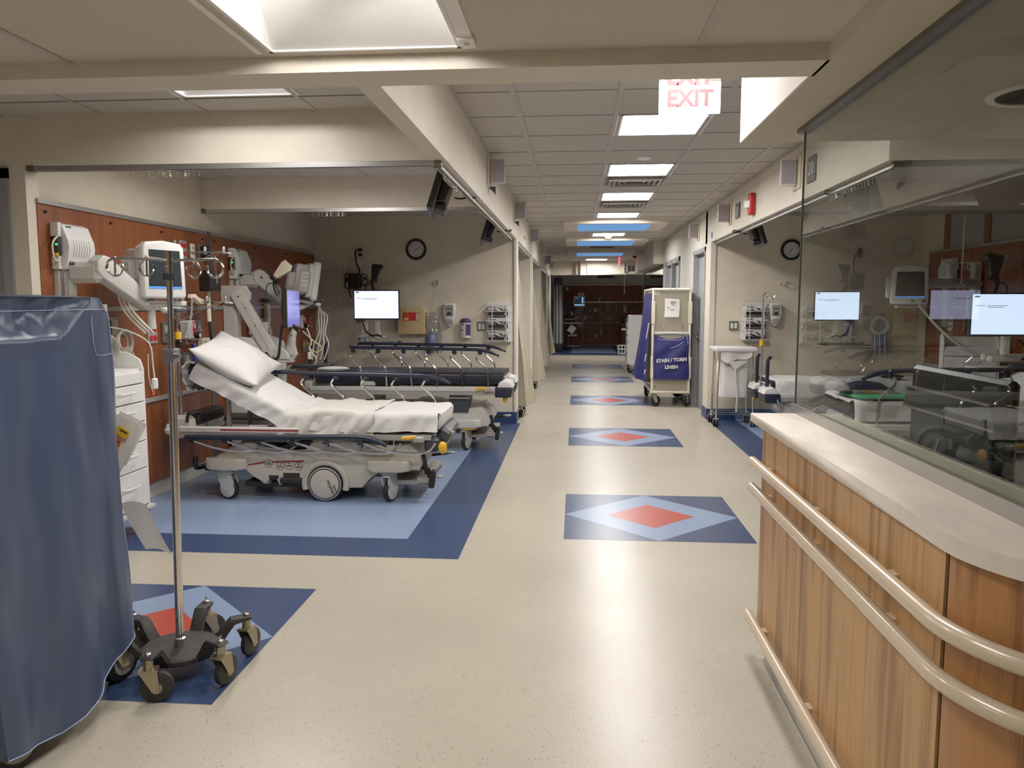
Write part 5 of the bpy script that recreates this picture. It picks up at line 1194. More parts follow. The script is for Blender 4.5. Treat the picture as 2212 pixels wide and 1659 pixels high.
def wallmonitor(label,loc,w,h,rz=0,scr='scrw',arm=True,mir=1):
    t=thing('computer_workstation',label,'computer monitor',loc,rz)
    m=MB('navp'); m.box((0,.02,0),(w,.04,h),b=.006); mo=part('monitor',m,t)
    m=MB(scr); m.quad((-w/2+.013,-.0012,-h/2+.016),(w/2-.013,-.0012,-h/2+.016),(w/2-.013,-.0012,h/2-.014),(-w/2+.013,-.0012,h/2-.014)); part('screen',m,mo)
    m=MB('inkg')
    m.bx(-w/2+.03,-w/2+.07,-.0022,-.0014,h/2-.035,h/2-.022)
    for x0,x1,z in ((.035,.11,.0),(.12,.30,.0),(.12,.275,-.012)): m.bx(-w/2+x0,-w/2+x1,-.0022,-.0014,h*.21+z,h*.21+z+.004)
    m.tube([(-w/2+.05,-.0018,h*.21+.012),(-w/2+.07,-.0018,h*.21+.019),(-w/2+.095,-.0018,h*.21+.012)],.0012,k=3,n=4); part('login_lines',m,mo)
    if arm:
        m=MB('whtd'); m.box((-.01*mir,.05,-.27),(.06,.06,.20),b=.012); m.cyl((0,.06,-.14),(0,.06,-.2),.022); m.box((-.18*mir,.10,-.27),(.08,.05,.24),b=.012); m.box((-.26*mir,.22,-.27),(.09,.10,.25),b=.012); m.box((-.10*mir,.10,-.385),(.36,.08,.025),b=.01); m.box((-.0,.03,-.36),(.07,.05,.12),b=.012); m.cyl((-.26*mir,.22,-.40),(-.26*mir,.22,-.5),.03); m.box((-.28*mir,.40,-.3),(.12,.04,.45),b=.01) ; part('wall_arm',m,t)
        m=MB('blk'); m.tube([(-.2*mir,.08,-.2),(-.14*mir,.06,-.33),(-.07*mir,.05,-.37),(0,.0,-.36),(.06*mir,.0,-.38)],.01,k=4); part('cable',m,t)
        m=MB('blk'); m.bx(-.20,.36,-.18,.06,-.475,-.455,b=.005); m.bx(-.18,.22,-.16,.0,-.455,-.44,'dgrey',b=.004); m.ball((.29,-.07,-.445),(.03,.045,.018)); kb=part('keyboard_tray',m,t)
        m=MB('whtd'); m.bx(-.24,.38,-.19,.08,-.487,-.475,b=.004); part('tray',m,kb)
    return t
wallmonitor('flat monitor with a pale white screen on the back wall of the left bay',(-2.375,9.22,1.495),.56,.355)
scanner('black barcode scanner on a stand above the white-screened monitor in the left bay',(-2.41,9.3,1.70),0,mm='blk',lean=0)
t=thing('sharps_container','beige wall mounted sharps box with red and orange label','sharps box',(-2.03,BY,1.13))
m=MB('tan2'); m.prism([(-.17,0),(.165,0),(.172,.31),(.14,.335),(-.06,.345),(-.15,.325),(-.178,.30)],-.15,0,'y',bev=.012); part('cabinet',m,t)
m=MB('redp'); m.box((.0,-.1515,.22),(.20,.004,.105),b=.001); lb=part('window',m,t)
m=MB('org'); m.box((-.06,-.1545,.22),(.06,.003,.10)); m.box((.08,-.1545,.22),(.03,.003,.09),'cream'); m.box((-.06,-.157,.19),(.05,.002,.02),'cream'); m.torus((-.06,-.156,.235),.016,.003,'ink',(0,1,0),12,4); part('label',m,lb)
m=MB('slot'); 
for z in (.10,.14,.18,.22,.26): m.box((.172,-.08,z),(.006,.05,.014))
m.cyl((-.15,-.15,.18),(-.15,-.16,.18),.012,m=M['alu']); part('vent_slot',m,t)
def rhook(label,loc,rz):
    t=thing('coat_hook',label,'hook',loc,rz); m=MB('bisc'); m.tube([(0,-.005,.03),(0,-.03,.04),(.02,-.05,.02),(.0,-.05,-.02),(-.02,-.04,-.015)],.009,k=4); m.box((0,-.004,.01),(.035,.008,.05),b=.003); part('hook',m,t); m=MB('bisc'); m.tube([(-.05,-.005,.02),(-.055,-.04,.0),(-.04,-.05,.02)],.007,k=3); m.box((-.05,-.004,.005),(.025,.008,.04),b=.003); part('small_hook',m,t); return t
rhook('beige double hook high on the left back wall',(-1.71,BY,1.76),0)
t=thing('resuscitator_bag','blue resuscitation bag in clear plastic hanging from the beige hook','resuscitation bag',(-1.77,BY-.07,1.05))
m=MB('clear'); m.surf(lambda u,v:((.03+.085*sin(min(1,u*1.3)*pi*.6))*cos(2*pi*v)+.012*NZ.noise((u*6,v*7,1)),(.02+.05*sin(min(1,u*1.3)*pi*.6))*sin(2*pi*v)+.01*NZ.noise((u*6,v*7,5)),.36-.52*u),16,20); part('plastic_bag',m,t)
m=MB('paleblue'); m.lathe([(.001,-.02),(.035,-.01),(.055,.05),(.06,.11),(.045,.16),(.022,.18),(.001,.18)],None,20,(-.02,0,-.09)); m.cyl((-.02,0,.08),(-.02,0,.12),.02); part('bag',m,t)
m=MB('wht'); m.ball((.03,0,-.10),(.045,.035,.03)); part('mask',m,t)
m=MB('cable'); m.tube([(.06,.03,.72),(.04,.02,.55),(.0,0,.36)],.004,k=3); part('cord',m,t)
def purell(label,loc,rz):
    t=thing('soap_dispenser',label,'sanitizer dispenser',loc,rz)
    m=MB('wht'); m.prism([(-.07,.02),(-.055,-.10),(-.03,-.135),(0,-.15),(.03,-.135),(.055,-.10),(.07,.02),(.075,.12),(.06,.145),(-.06,.145),(-.075,.12)],-.10,0,'y',bev=.018); part('body',m,t)
    m=MB('gry'); m.prism(rr(.10,.07,.02,4,0,-.085),-.108,-.095,'y',bev=.004); m.prism([(-.05,-.02),(.05,-.02),(.05,.12),(-.05,.12)],-.1025,-.1,'y'); part('push_bar',m,t,'grey push bar and front plate')
    m=MB('ink'); textmb(m,'PURELL',.025,None,Tr(0,-.104,.075)@FRONT); m.prism([(-.035,-.005),(.035,-.005),(.02,.035),(-.02,.035)],-.1045,-.102,'y'); part('lettering',m,t)
    return t
purell('white hand sanitizer dispenser on the back wall of the left bay',(-1.56,BY,1.37),0)
t=thing('wipes_canister','white canister of wipes with dark purple lid and label on the back wall','wipes canister',(-1.36,BY-.075,1.085))
m=MB('wht'); m.lathe([(.001,0),(.062,0),(.066,.01),(.066,.19),(.001,.19)],None,24); part('canister',m,t)
m=MB('purp'); m.lathe([(.069,.188),(.069,.215),(.045,.24),(.001,.245)],None,24); part('lid',m,t)
m=MB('purp'); m.surf(lambda u,v:(.0672*cos(R(-80+70*u)),.0672*sin(R(-80+70*u)),.03+.14*v),8,2); lb=part('label',m,t)
m=MB('ink'); m.surf(lambda u,v:(.0675*cos(R(-140+35*u)),.0675*sin(R(-140+35*u)),.09+.012*v),4,1); m.surf(lambda u,v:(.0675*cos(R(-140+45*u)),.0675*sin(R(-140+45*u)),.16+.012*v),4,1); part('print',m,lb)
m=MB('wht'); m.box((.0,.07,.02),(.10,.02,.05)); m.tube([(.05,.05,.0),(.10,.03,-.02),(.13,.0,-.03)],.004); part('wall_holder',m,t)
def switch(label,loc,rz):
    t=thing('light_switch',label,'light switch',loc,rz)
    m=MB('plate'); m.box((0,-.004,0),(.118,.008,.118),b=.002); part('plate',m,t)
    for x in (-.024,.024): m=MB('wht'); m.box((x,-.011,0),(.034,.010,.07),b=.002,rot=Rx(4)); part('rocker',m,t)
switch('steel plate with two white rocker switches on the left back wall',(-1.165,BY,1.225),0)
def gloves(where,loc,rz,mir=1):
    t=thing('glove_rack','white wire rack holding three glove boxes '+where,'glove rack',loc,rz)
    m=MB('wht')
    for z in (-.22,-.10,.02,.14,.235): m.tube([(-.155,0,z),(-.155,-.125,z),(.155,-.125,z),(.155,0,z)],.004)
    for x in (-.075,.10): m.tube([(x,-.127,-.22),(x,-.127,.235)],.005)
    b_=MB('wht'); b_.bx(-.16,.16,-.004,0,-.24,.25); b_.bx(-.14,.16,-.12,0,-.238,-.232); part('backing',b_,t); m.tube([(-.2,-.02,.19),(-.155,-.0,.235)],.004); m.tube([(-.2,-.02,-.235),(-.14,-.0,-.235),(-.14,-.12,-.235)],.004)
    part('wire_frame',m,t)
    for k,nm in enumerate(('bottom','middle','top')):
        b=thing('glove_box',nm+' glove box in the wire rack '+where,'glove box',loc,rz,None)
        z=-.225+.155*k
        m=MB('wht'); m.bx(-.122,.122,-.115,-.01,z+.004,z+.128); cb=part('carton',m,b)
        m=MB('blk'); m.bx(-.122,.122,-.1165,-.1152,z+.006,z+.044); m.bx(-.122,.122,-.1163,-.1152,z+.044,z+.078,'gry'); m.box((.09,-.117,z+.025),(.03,.001,.02),'wht'); m.cyl((-.10,-.115,z+.108),(-.10,-.117,z+.108),.009,n=10); m.bx(-.085,-.03,-.1165,-.1152,z+.102,z+.112); part('printed_band',m,cb)
        m=MB('blk'); m.prism([(.0+.055*cos(R(a)),z+.07+.026*sin(R(a))) for a in range(0,360,24)],-.1175,-.1165,'y'); m.torus((.0,-.1175,z+.07),.03,.006,'wht',(0,1,0),14,5) if False else None; m.cyl((.09,-.116,z+.068),(.09,-.118,z+.068),.013,n=12); part('glove_opening',m,cb)
        m=MB('wht'); m.ball((-.01,-.118,z+.078),(.03,.006,.012)); m.ball((.02,-.118,z+.062),(.022,.006,.009)); part('glove',m,cb)
gloves('on the left back wall',(-.945,BY,1.275),0)
# ---- ceiling hung televisions in the left bay
def tv(label,loc,tilt,rz,st=True):
    t=thing('television',label,'television',loc,rz)
    T=Rx(tilt)
    m=MB('blk'); m.T=T; m.prism(rr(.76,.48,.015),-.02,.025,'y',bev=.006); cs=part('casing',m,t)
    m=MB('blk'); m.T=T; m.prism([(-.2,.0),(-.12,.07),(.12,.07),(.2,.0)],-.0,.0,'z') if False else m.prism([(.025,-.17),(.085,-.14),(.09,.08),(.025,.14)],-.22,.22,'x',bev=.01); m.box((0,.06,-.19),(.34,.09,.05),b=.012); part('rear_cover',m,t)
    m=MB('scrn'); m.T=T; m.quad((-.36,-.0215,-.22),(.36,-.0215,-.22),(.36,-.0215,.22),(-.36,-.0215,.22)); part('screen',m,cs)
    if st:
        m=MB('org'); m.T=T; m.box((-.381,.0,-.13),(.003,.03,.09)); m.box((-.381,.0,-.22),(.003,.04,.014),'wht'); part('sticker',m,cs,'orange sticker on the casing edge')
    m=MB('blk'); m.tube([(0,.09,.05),(0,.16,.12),(0,.16,.45)],.022,k=0); m.bx(-.08,.08,.10,.22,.44,.46); part('ceiling_mount',m,t)
    m=MB('blk'); m.tube([(-.1,.09,.05),(-.14,.16,.08),(-.16,.20,.0),(-.12,.19,-.08),(-.16,.25,-.09),(-.2,.24,-.07),(-.14,.15,-.10),(-.1,.1,-.1)],.007,k=5); m.torus((-.1,.14,.02),.05,.005,None,(1,.3,0),18,6); part('cable',m,t)
tv('black television hung from the ceiling at the front of the near left bay',(-.985,5.75,2.39),-18,R(-82))
tv('black television hung farther back, above the glove rack in the left bay',(-.935,8.45,2.39),-18,R(-82))
# ================================================================== CORRIDOR: CURTAINS, STANDS, LINEN CART
def curtain(label,y0,yb,seed):
    def f(u,v):
        z=2.262-2.10*u; sp=.14+(yb-y0-.14)*u**1.1
        y=y0+sp*v; k=5
        x=-.80+.10*u**.9+(.035+.045*u)*sin(v*k*2*pi+seed+u*1.2)+.10*u*u*v+.02*NZ.noise((u*3,v*4,seed))
        return (x,y,z+.012*sin(v*20+seed))
    m=MB('curt'); m.surf(f,40,70); o=single('privacy_curtain',m,label,'curtain',(0,0,0),ang=180); return o
for i,(y0,yb) in enumerate(((10.09,10.72),(13.56,14.25),(17.06,17.8),(20.86,21.7))):
    nm=('nearest','second','third','farthest')[i]
    curtain('pale cubicle curtain gathered at the %s opening along the left corridor wall'%nm,y0,yb,i*2.1)
    t=thing('rolling_stand','chrome rolling stand whose casters show below the %s curtain'%nm,'rolling stand',(-.70,yb-.42,0))
    m=MB('steel'); m.tube([(0,0,.13),(0,.02,.3),(-.05,.1,.8)],.012); m.tube([(0,0,.14),(-.2,.0,.16),(-.4,.0,.14)],.011); m.tube([(0,.02,.14),(-.03,.2,.15),(-.02,.4,.14)],.011); m.tube([(-.4,0,.14),(-.4,.05,.8),(-.05,.1,.8)],.011); part('frame',m,t)
    for (x,y,a) in ((0,0,250),(-.4,0,200),(-.02,.4,300)):
        mw=MB('rub'); my=MB('steel'); caster(mw,my,x,y,.14,.045,a,.02,twin=True); c=part('caster',my,t); part('wheel',mw,c)
# linen cart ---------------------------------------------------------------------
t=thing('linen_cart','tall beige panelled linen cart with a blue side curtain against the right wall','linen cart',(1.40,12.1,0))
X0,X1,Y0,Y1=-.265,.265,-.62,.72
m=MB('pvc')
for x in (X0,X1):
    for y in (Y0,Y1): m.cyl((x,y,.21),(x,y,1.72),.019)
for z in (.22,1.715):
    for y in (Y0,Y1): m.cyl((X0,y,z),(X1,y,z),.021)
    for x in (X0,X1): m.cyl((x,Y0,z),(x,Y1,z),.021)
for x in (X0,X1):
    for z0 in (1.22,.42): m.bx(x-.026,x+.026,Y0-.026,Y0-.005,z0,z0+.32,b=.004)
m.cyl((X0,Y0,1.09),(X1,Y0,1.09),.012)
part('pipe_frame',m,t)
m=MB('gpanel'); m.bx(X0,X1,Y0-.004,Y0+.008,.24,1.70); m.bx(X1-.01,X1,Y0,Y1,.24,1.7); m.bx(X0,X1,Y0,Y1,.23,.25); m.bx(X0,X1,Y1-.01,Y1,.24,1.7); pn=part('panel',m,t)
m=MB('paper'); m.box((X0+.05,Y0-.006,1.655),(.07,.003,.035),b=.001); m.box((X0+.055,Y0-.008,1.655),(.05,.001,.01),'ink'); m.box((X0+.04,Y0-.006,.30),(.05,.001,.008),'ink'); part('name_plate',m,pn)
m=MB('slot')
for x,z in ((-.16,1.19),(.16,1.17),(-.02,1.725),(.04,1.725),(.0,.22),(.05,.22)): m.cyl((x,Y0-.022,z),(x,Y0,z),.006,n=8)
part('rivet',m,pn)
for x in (X0+.03,X1-.03):
    for y in (Y0+.05,Y1-.05):
        mw=MB('rub'); my=MB('gry'); caster(mw,my,x,y,.215,.082,random.choice((10,30,60)),.03); c=part('caster',my,t); part('wheel',mw,c)
m=MB('linen')
def sc(u,v):
    z=1.67-1.30*u-.10*u*max(0,.35-v)
    y=Y0+.03+(Y1-Y0-.06)*v
    x=X0-.012-.13*u**.8*(.35+.65*sin(v*3.1))*(1)-.03*sin(v*14+u*2)*u-.09*u*u*v
    return (x,y,z)
m.surf(sc,40,50); part('side_curtain',m,t,'royal blue side curtain',ang=180)
for (u,v,l,dx) in ((.42,.06,.23,.02),(.72,.08,.10,.03),(.88,.10,.06,.03)):
    m=MB('wht'); p=V(sc(u,v)); m.box((p.x-.012,p.y-.02,p.z),(.012,.035,l),rot=Rx(14)@Ry(8)); part('strap',m,t,'white strap on the side curtain')
# blue bag hanging on the cart front
t=thing('linen_bag','royal blue bag lettered STAIN / TORN LINEN hanging on the linen cart','linen bag',(1.40,12.1+Y0-.03,1.07))
def bag(u,v):
    x=-.235+.47*v; sag=.075*(1-(2*v-1)**2)*(1-u)**2
    x+=(.012+.012*u)*(2*v-1)+ .004*sin(u*9)
    return (x,-.012-.035*sin(min(1,u*1.4)*pi*.6)*(1-(2*v-1)**4)+.012*sin(v*9+u*11)*(1-u)*u*3, -.66*u-sag)
m=MB('linen'); m.surf(bag,30,30); m.surf(lambda u,v:(bag(u,v)[0],.012,bag(u,v)[2]),30,10); part('bag',m,t,ang=180)
m=MB('wht'); 
def onbag(txt,sz,x,z,rot=0,sx=1.0):
    textmb(m,txt,sz,None,Tr(x,-.066,z)@FRONT@Rz(rot),.002,sx=sx,bold=.003)
onbag('STAIN / TORN',.068,.0,-.375,4); part('lettering',m,t,'white lettering STAIN / TORN'); m=MB('wht'); onbag('LINEN',.068,.0,-.475,2)
part('lettering',m,t,'white lettering')
m=MB('stitch'); m.tube([(-.19,-.03,-.055),(-.17,-.036,-.075),(.1,-.045,-.085),(.18,-.03,-.04)],.003,k=4); m.tube([(-.02,-.055,-.20),(.08,-.052,-.17),(.16,-.04,-.11)],.0035,k=3); m.tube([(.215,-.01,0),(.22,-.03,-.05),(.235,-.02,-.12),(.23,-.02,-.16)],.004,k=3); m.tube([(-.23,0,0),(0,0,.012),(.23,0,0)],.006); part('drawstring',m,t)
t=thing('paper_notice','white paper notice taped to the linen cart front','notice',(1.40,12.1+Y0-.008,1.45))
m=MB('paper'); m.surf(lambda u,v:(-.105+.21*v+.006*sin(u*4),-.004-.012*u*u*(.3+.7*v)-.004*sin(v*3),.135-.27*u-.01*v*(1-u)),10,10); sh=part('sheet',m,t)
m=MB('ink'); 
for (z,x0,x1) in ((.085,-.02,.05),(.07,-.035,.06),(.045,-.01,.03),(.0,-.075,-.035),(-.03,-.02,.035)): m.bx(x0,x1,-.015,-.0135,z,z+.007)
part('print',m,sh)
# white supply cart farther on
t=thing('supply_cart','white supply cart with a wire basket standing beyond the linen cart','supply cart',(1.36,17.4,0))
m=MB('wht'); m.prism(rr(.5,1.10,.08,4,.05,.72),-.28,.28,'y',bev=.01); part('body',m,t)
for z0,z1 in ((.20,.42),(.44,.66),(.68,.82),(.84,.96),(.98,1.1)):
    m=MB('wht'); m.bx(-.22,-.195,-.25,.25,z0,z1,b=.005); d_=part('drawer',m,t); m=MB('gry'); m.bx(-.235,-.22,-.12,.12,(z0+z1)/2,(z0+z1)/2+.02); part('handle',m,d_)
m=MB('wht')
for z in (.42,.52,.60): m.torus((-.32,-.1,z),.10,.008,None,(0,0,1),14,5)
for k in range(8): a=2*pi*k/8; m.cyl((-.32+.10*cos(a),-.1+.10*sin(a),.6),(-.32+.08*cos(a),-.1+.08*sin(a),.42),.006,n=5)
part('wire_basket',m,t)
m=MB('wht'); m.ball((-.27,0,.95),(.07,.05,.025)); part('handle_grip',m,t)
for x in (-.15,.25):
    for y in (-.22,.22):
        mw=MB('rub'); my=MB('gry'); caster(mw,my,x,y,.17,.06,40,.03); c=part('caster',my,t); part('wheel',mw,c)
# ================================================================== FAR BAY AT THE CORRIDOR END
FY=27.94
t=thing('headwall','dark wood headwall filling the end of the corridor','wall panel',(0,FY,0))
for x0,x1,yo in ((-.75,.14,.0),(.14,1.60,-.05),(1.60,3.2,.0)):
    m=MB('hw'); m.bx(x0,x1,yo,.06,.08,2.17); part('board',m,t)
    m=MB('alu'); m.bx(x0,x1,yo-.02,.06,2.17,2.20); part('top_rail',m,t)
m=MB('alu'); m.bx(-.3,3.2,-.09,-.05,1.56,1.60); part('equipment_rail',m,t)
m=MB('gry'); m.bx(.14,1.56,-.10,-.05,.84,.875); m.bx(.14,1.56,-.08,-.05,.05,.08); m.bx(1.58,3.0,-.3,0,.80,.83); part('ledge',m,t)
m=MB('hw'); m.bx(1.6,3.0,-.28,.0,.08,.80); m.bx(-.72,.12,-.06,.0,.08,.80); part('lower_cabinet',m,t)
m=MB('slot'); 
for x in (.36,.92,1.16): m.bx(x-.004,x+.004,-.056,-.05,.1,.84)
part('joint',m,t)
far_pl=[(.52,1.30,'steel'),(.72,1.30,'white'),(.86,1.30,'grey'),(1.14,1.30,'steel'),(1.15,1.50,'grey'),(2.02,1.30,'steel'),(.37,1.03,'white'),(.53,1.03,'grey'),(1.12,1.03,'steel'),(1.30,1.03,'steel'),(-.28,2.05,'cream'),(.86,1.66,'cream'),(.70,1.66,'steel'),(.75,.38,'white')]
far_nm=['steel outlet plate right of the far patient monitor','white outlet plate below the far equipment rail','grey outlet plate right of the white one on the far headwall','steel outlet plate in the middle of the far headwall','small grey plate just under the far equipment rail','steel outlet plate at the right end of the far headwall','white outlet just above the far ledge, left end','grey double plate above the far ledge','wide steel plate above the far ledge','steel plate right of the wide one above the far ledge','cream plate high at the left of the far headwall','cream outlet above the far equipment rail','steel plate left of the cream outlet above the far rail','small white outlet low on the far headwall']
for (x,z,k),nm in zip(far_pl,far_nm): outlet(nm,(x,FY-.05 if .14<x<1.6 else FY,z),0,.17 if 'wide' in nm else .10,.13,k)
t=thing('patient_monitor','lit patient monitor with blue traces at the corridor end','patient monitor',(.145,26.0,1.60))
m=MB('whtd'); m.prism(rr(.38,.36,.04),-.03,.08,'y',bev=.01); m.box((.05,.2,.2),(.22,.1,.16),b=.01); part('casing',m,t)
m=MB('scrd'); m.quad((-.16,-.0312,-.13),(.16,-.0312,-.13),(.16,-.0312,.14),(-.16,-.0312,.14)); s_=part('screen',m,t)
m=MB('scry'); m.bx(-.16,.16,-.0335,-.0315,-.13,-.105)
for z,w_ in ((.11,.06),(.07,.05),(.03,.06),(-.01,.05),(-.05,.06)): m.bx(.075,.075+w_,-.033,-.0315,z-.01,z+.012)
m.bx(-.14,-.02,-.033,-.0315,.10,.104); part('trace',m,s_)
m=MB('blk'); m.tube([(0,.05,-.17),(.02,.1,-.25),(.0,.3,-.3),(0,1.9,-.3)],.03,k=3); m.tube([(.1,.1,.1),(.5,1.0,.05),(.85,1.9,.05)],.012,k=3); part('mount_arm',m,t)
m=MB('cableg')
for k in range(5): m.tube([(-.05+.04*k,.0,-.18),(-.12+.05*k,.05,-.4),(-.1+.06*k,.02,-.65),(.0+.03*k,.05,-.85)],.012,k=4)
m.tube([(.05,.1,-.9),(.2,.5,-1.3),(.5,1.2,-1.35),(.75,1.7,-1.0)],.008,k=4); part('cable',m,t)
t=thing('workstation_cart','dark workstation with papers half hidden by the grey far curtain','computer workstation',(-.22,26.2,0))
m=MB('blk'); m.box((-.02,0,1.38),(.36,.06,.42),b=.01); m.box((0,-.1,.28),(.10,.10,.5),b=.02); m.tube([(-.1,0,.08),(.35,0,.10),(.42,0,.03)],.04); m.cyl((.0,0,.1),(0,0,1.2),.03); part('monitor',m,t)
m=MB('whtd'); m.box((.15,-.1,.88),(.62,.3,.04),b=.01); m.tube([(-.1,-.2,1.0),(.2,-.2,1.02),(.36,-.15,1.1)],.02,k=3); m.box((.12,-.12,1.2),(.06,.03,.12),rot=Ry(-25)); part('tray',m,t)
m=MB('paper'); m.box((.12,-.2,.68),(.22,.02,.24),rot=Ry(35)); m.box((.15,-.1,.47),(.3,.2,.06),'gry',b=.01); part('paper',m,t)
m=MB('gcurt'); m.surf(lambda u,v:(-.66+.28*v+.02*u*v,24.6+.05*sin(v*17)+.02*u,2.12-1.86*u),6,40); 
t=thing('privacy_curtain','grey cubicle curtain hanging at the left of the far bay','curtain',(0,0,0)); part('cloth',m,t)
m=MB('mesh'); m.surf(lambda u,v:(-.66+.26*v,24.6+.05*sin(v*17),2.33-.21*u),2,40); part('mesh_top',m,t,'dark mesh top of the curtain')
t=thing('waste_bin','black bin on the floor under the grey far curtain','bin',(-.55,24.75,0)); m=MB('blk'); m.prism(rr(.30,.26,.04),0,.26,'z',bev=.01); part('body',m,t); m=MB('dgrey'); m.prism(rr(.32,.28,.04),.26,.29,'z',bev=.008); part('lid',m,t)
t=thing('television','flat black screen under the ceiling of the far bay','television',(.95,24.6,2.36)); m=MB('blk'); m.box((0,0,0),(.52,.12,.09),b=.01); part('casing',m,t); m=MB('gry'); m.cyl((0,0,.04),(0,0,.39),.02); part('ceiling_mount',m,t)
t=thing('iv_hanger','thin white pole hanging from the ceiling of the far bay','IV hanger',(1.53,24.6,1.85)); m=MB('wht'); m.cyl((0,0,0),(0,0,.9),.013); part('pole',m,t); m=MB('wht'); m.ball((0,0,0),.018); part('tip',m,t)
t=thing('suction_canister','clear suction canister with tubing on the far headwall','suction canister',(1.44,FY-.12,1.22)); m=MB('clear'); m.lathe([(.001,0),(.07,0),(.08,.18),(.001,.19)],None,14); part('jar',m,t); m=MB('gry'); m.cyl((0,0,.19),(0,0,.30),.03); m.tube([(0,0,.3),(.12,0,.35),(.16,.0,.1)],.008,k=3); part('lid',m,t)
t=thing('vacuum_regulator','white regulator with tubing right of the far suction canister','suction regulator',(1.76,FY-.05,1.32)); m=MB('wht'); m.torus((0,-.02,.10),.05,.018,None,(0,1,0),14,6); m.box((0,0,-.04),(.09,.06,.14),b=.015); part('body',m,t); m=MB('gry'); m.cyl((0,-.03,-.05),(0,-.06,-.05),.02); part('knob',m,t)
t=thing('glove_dispenser','dark box on the right ledge of the far bay','box',(1.82,FY-.15,.83)); m=MB('dgrey'); m.box((0,0,.11),(.22,.18,.22),b=.01); part('box',m,t); m=MB('gry'); m.box((0,-.092,.13),(.14,.004,.09)); part('front',m,t)
m=MB('grn'); m.lathe([(.001,0),(.055,0),(.055,.20),(.03,.25),(.001,.25)],None,12); single('oxygen_bottle',m,'green bottle on the right ledge of the far bay','bottle',(2.05,FY-.15,.83))
t=thing('call_handset','pale handset hanging low on the far headwall','call handset',(.93,FY-.07,.62)); m=MB('cream'); m.lathe([(.001,-.20),(.035,-.18),(.03,-.05),(.012,.06),(.006,.25),(.001,.25)],None,10); part('handset',m,t); m=MB('cream'); m.tube([(0,0,.25),(0,.01,.4),(.02,.02,.66)],.005); part('cord',m,t)
# ================================================================== RIGHT BAY
RY=10.285
switch('steel plate with two white rocker switches on the right bay wall',(2.05,RY,1.225),0)
gloves('on the right bay wall',(2.30,RY,1.275),0)
purell('white hand sanitizer dispenser on the right bay wall behind the IV pole',(2.555,RY,1.37),0)
rhook('beige double hook on the right bay wall under the clock',(2.66,RY,1.77),0)
clock('black rimmed wall clock beside the edge of the glass on the right bay wall',(2.74,RY,2.19),0,215,53)
wallmonitor('flat monitor with a bright screen on the right bay wall behind the glass',(3.18,9.80,1.48),.545,.36,0,'scrw2',mir=-1)
scanner('black barcode scanner above the bright monitor on the right bay wall',(3.28,9.88,1.70),R(180),mm='blk',lean=-10)
t=thing('wall_computer','small black computer box with a cable on the right bay wall behind the glass','computer',(3.55,RY,1.79))
m=MB('blk'); m.box((0,-.06,0),(.15,.10,.2),b=.008); part('casing',m,t)
m=MB('blk'); m.tube([(.02,-.05,.35),(-.03,-.06,.33),(-.05,-.05,.2),(-.03,-.06,.1)],.009,k=4); m.box((.03,-.03,.36),(.05,.05,.10),b=.01); part('cord',m,t)
# hamper stand
t=thing('hamper_stand','chrome hamper stand with a white bag by the right bay wall','hamper',(1.97,9.85,0))
m=MB('steel')
for x in (-.21,.21):
    for y in (-.17,.2): m.cyl((x*1.05,y,.14),(x*.93,y,.93),.010)
    m.tube([(x*1.05,-.17,.15),(x*1.05,.2,.15)],.010)
for y in (-.17,.2): m.tube([(-.22,y,.15),(.22,y,.15)],.008)
m.tube([(-.22,-.0,.15),(.22,-.0,.15)],.008); part('frame',m,t)
m=MB('wht'); m.prism(rr(.52,.44,.03,4,0,.02),.925,.975,'z',bev=.012); part('lid',m,t)
m=MB('paper')
def hb(u,v):
    a=2*pi*v; r=1.0-.04*u+.05*NZ.noise((u*3,cos(a)*2,sin(a)*2)); k=abs(cos(a))**.45*(1 if cos(a)>0 else -1); q=abs(sin(a))**.45*(1 if sin(a)>0 else -1)
    return (.185*k*r,.15*q*r+.01,.92-.56*u)
m.surf(hb,20,36)
m.surf(lambda u,v:((-.19+.38*v)*(1-.0*u),-.165-.02*sin(v*7)-.01*u,.92-(.05+.07*sin(v*3+.4)+.025*sin(v*9))*u),6,20)
part('bag',m,t,ang=180)
m=MB('sheet'); m.prism([(-.10,.80),(.14,.82),(-.01,.70)],-.19,-.183,'y'); m.tube([(-.01,-.19,.72),(.0,-.195,.6),(.02,-.19,.4),(.015,-.19,.18)],.010,k=4,n=6); part('tie_strap',m,t)
m=MB('ink'); textmb(m,'N20',.04,None,Tr(-.10,-.172,.755)@FRONT); part('lettering',m,t)
for x in (-.22,.22):
    for y in (-.17,.2):
        mw=MB('rub'); my=MB('steel'); caster(mw,my,x,y,.145,.045,250+40*x,.02,twin=True); c=part('caster',my,t); part('wheel',mw,c)
# stretchers of the right bay
st4=stretcher('stretcher with loose white sheet, navy push handles and IV pole in the right bay',(3.15,9.15,0),R(180),deck=.53,near='down',far='down',hullm='hull2',brand=False,foot='box',handles=1,fancy=False,thick=.12)
m=MB('alu'); m.cyl((.98,-.1,.55),(.98,-.1,1.25),.012); m.cyl((.98,-.1,1.25),(.98,-.1,1.62),.009); p_=part('iv_pole',m,st4)
m=MB('yel'); m.cyl((.98,-.1,1.02),(.98,-.1,1.09),.026); part('yellow_collar',m,p_)
m=MB('steel'); m.tube([(.98,-.1,1.61),(.94,-.1,1.63),(.90,-.1,1.58),(.87,-.1,1.56),(.85,-.1,1.60)],.007,k=4); m.tube([(.98,-.1,1.61),(.95,-.1,1.58),(.92,-.1,1.60)],.006,k=3); part('hook',m,p_)
st4['label']='stretcher with white sheet, navy push handles and IV pole near the hamper stand'
m,_f=sheetmesh(-.9,.96,.006,.14,.012,4.4,60,36,True,0,.53,.12); m.mats=[M['sheet']]; m.fm=[0]*len(m.f)
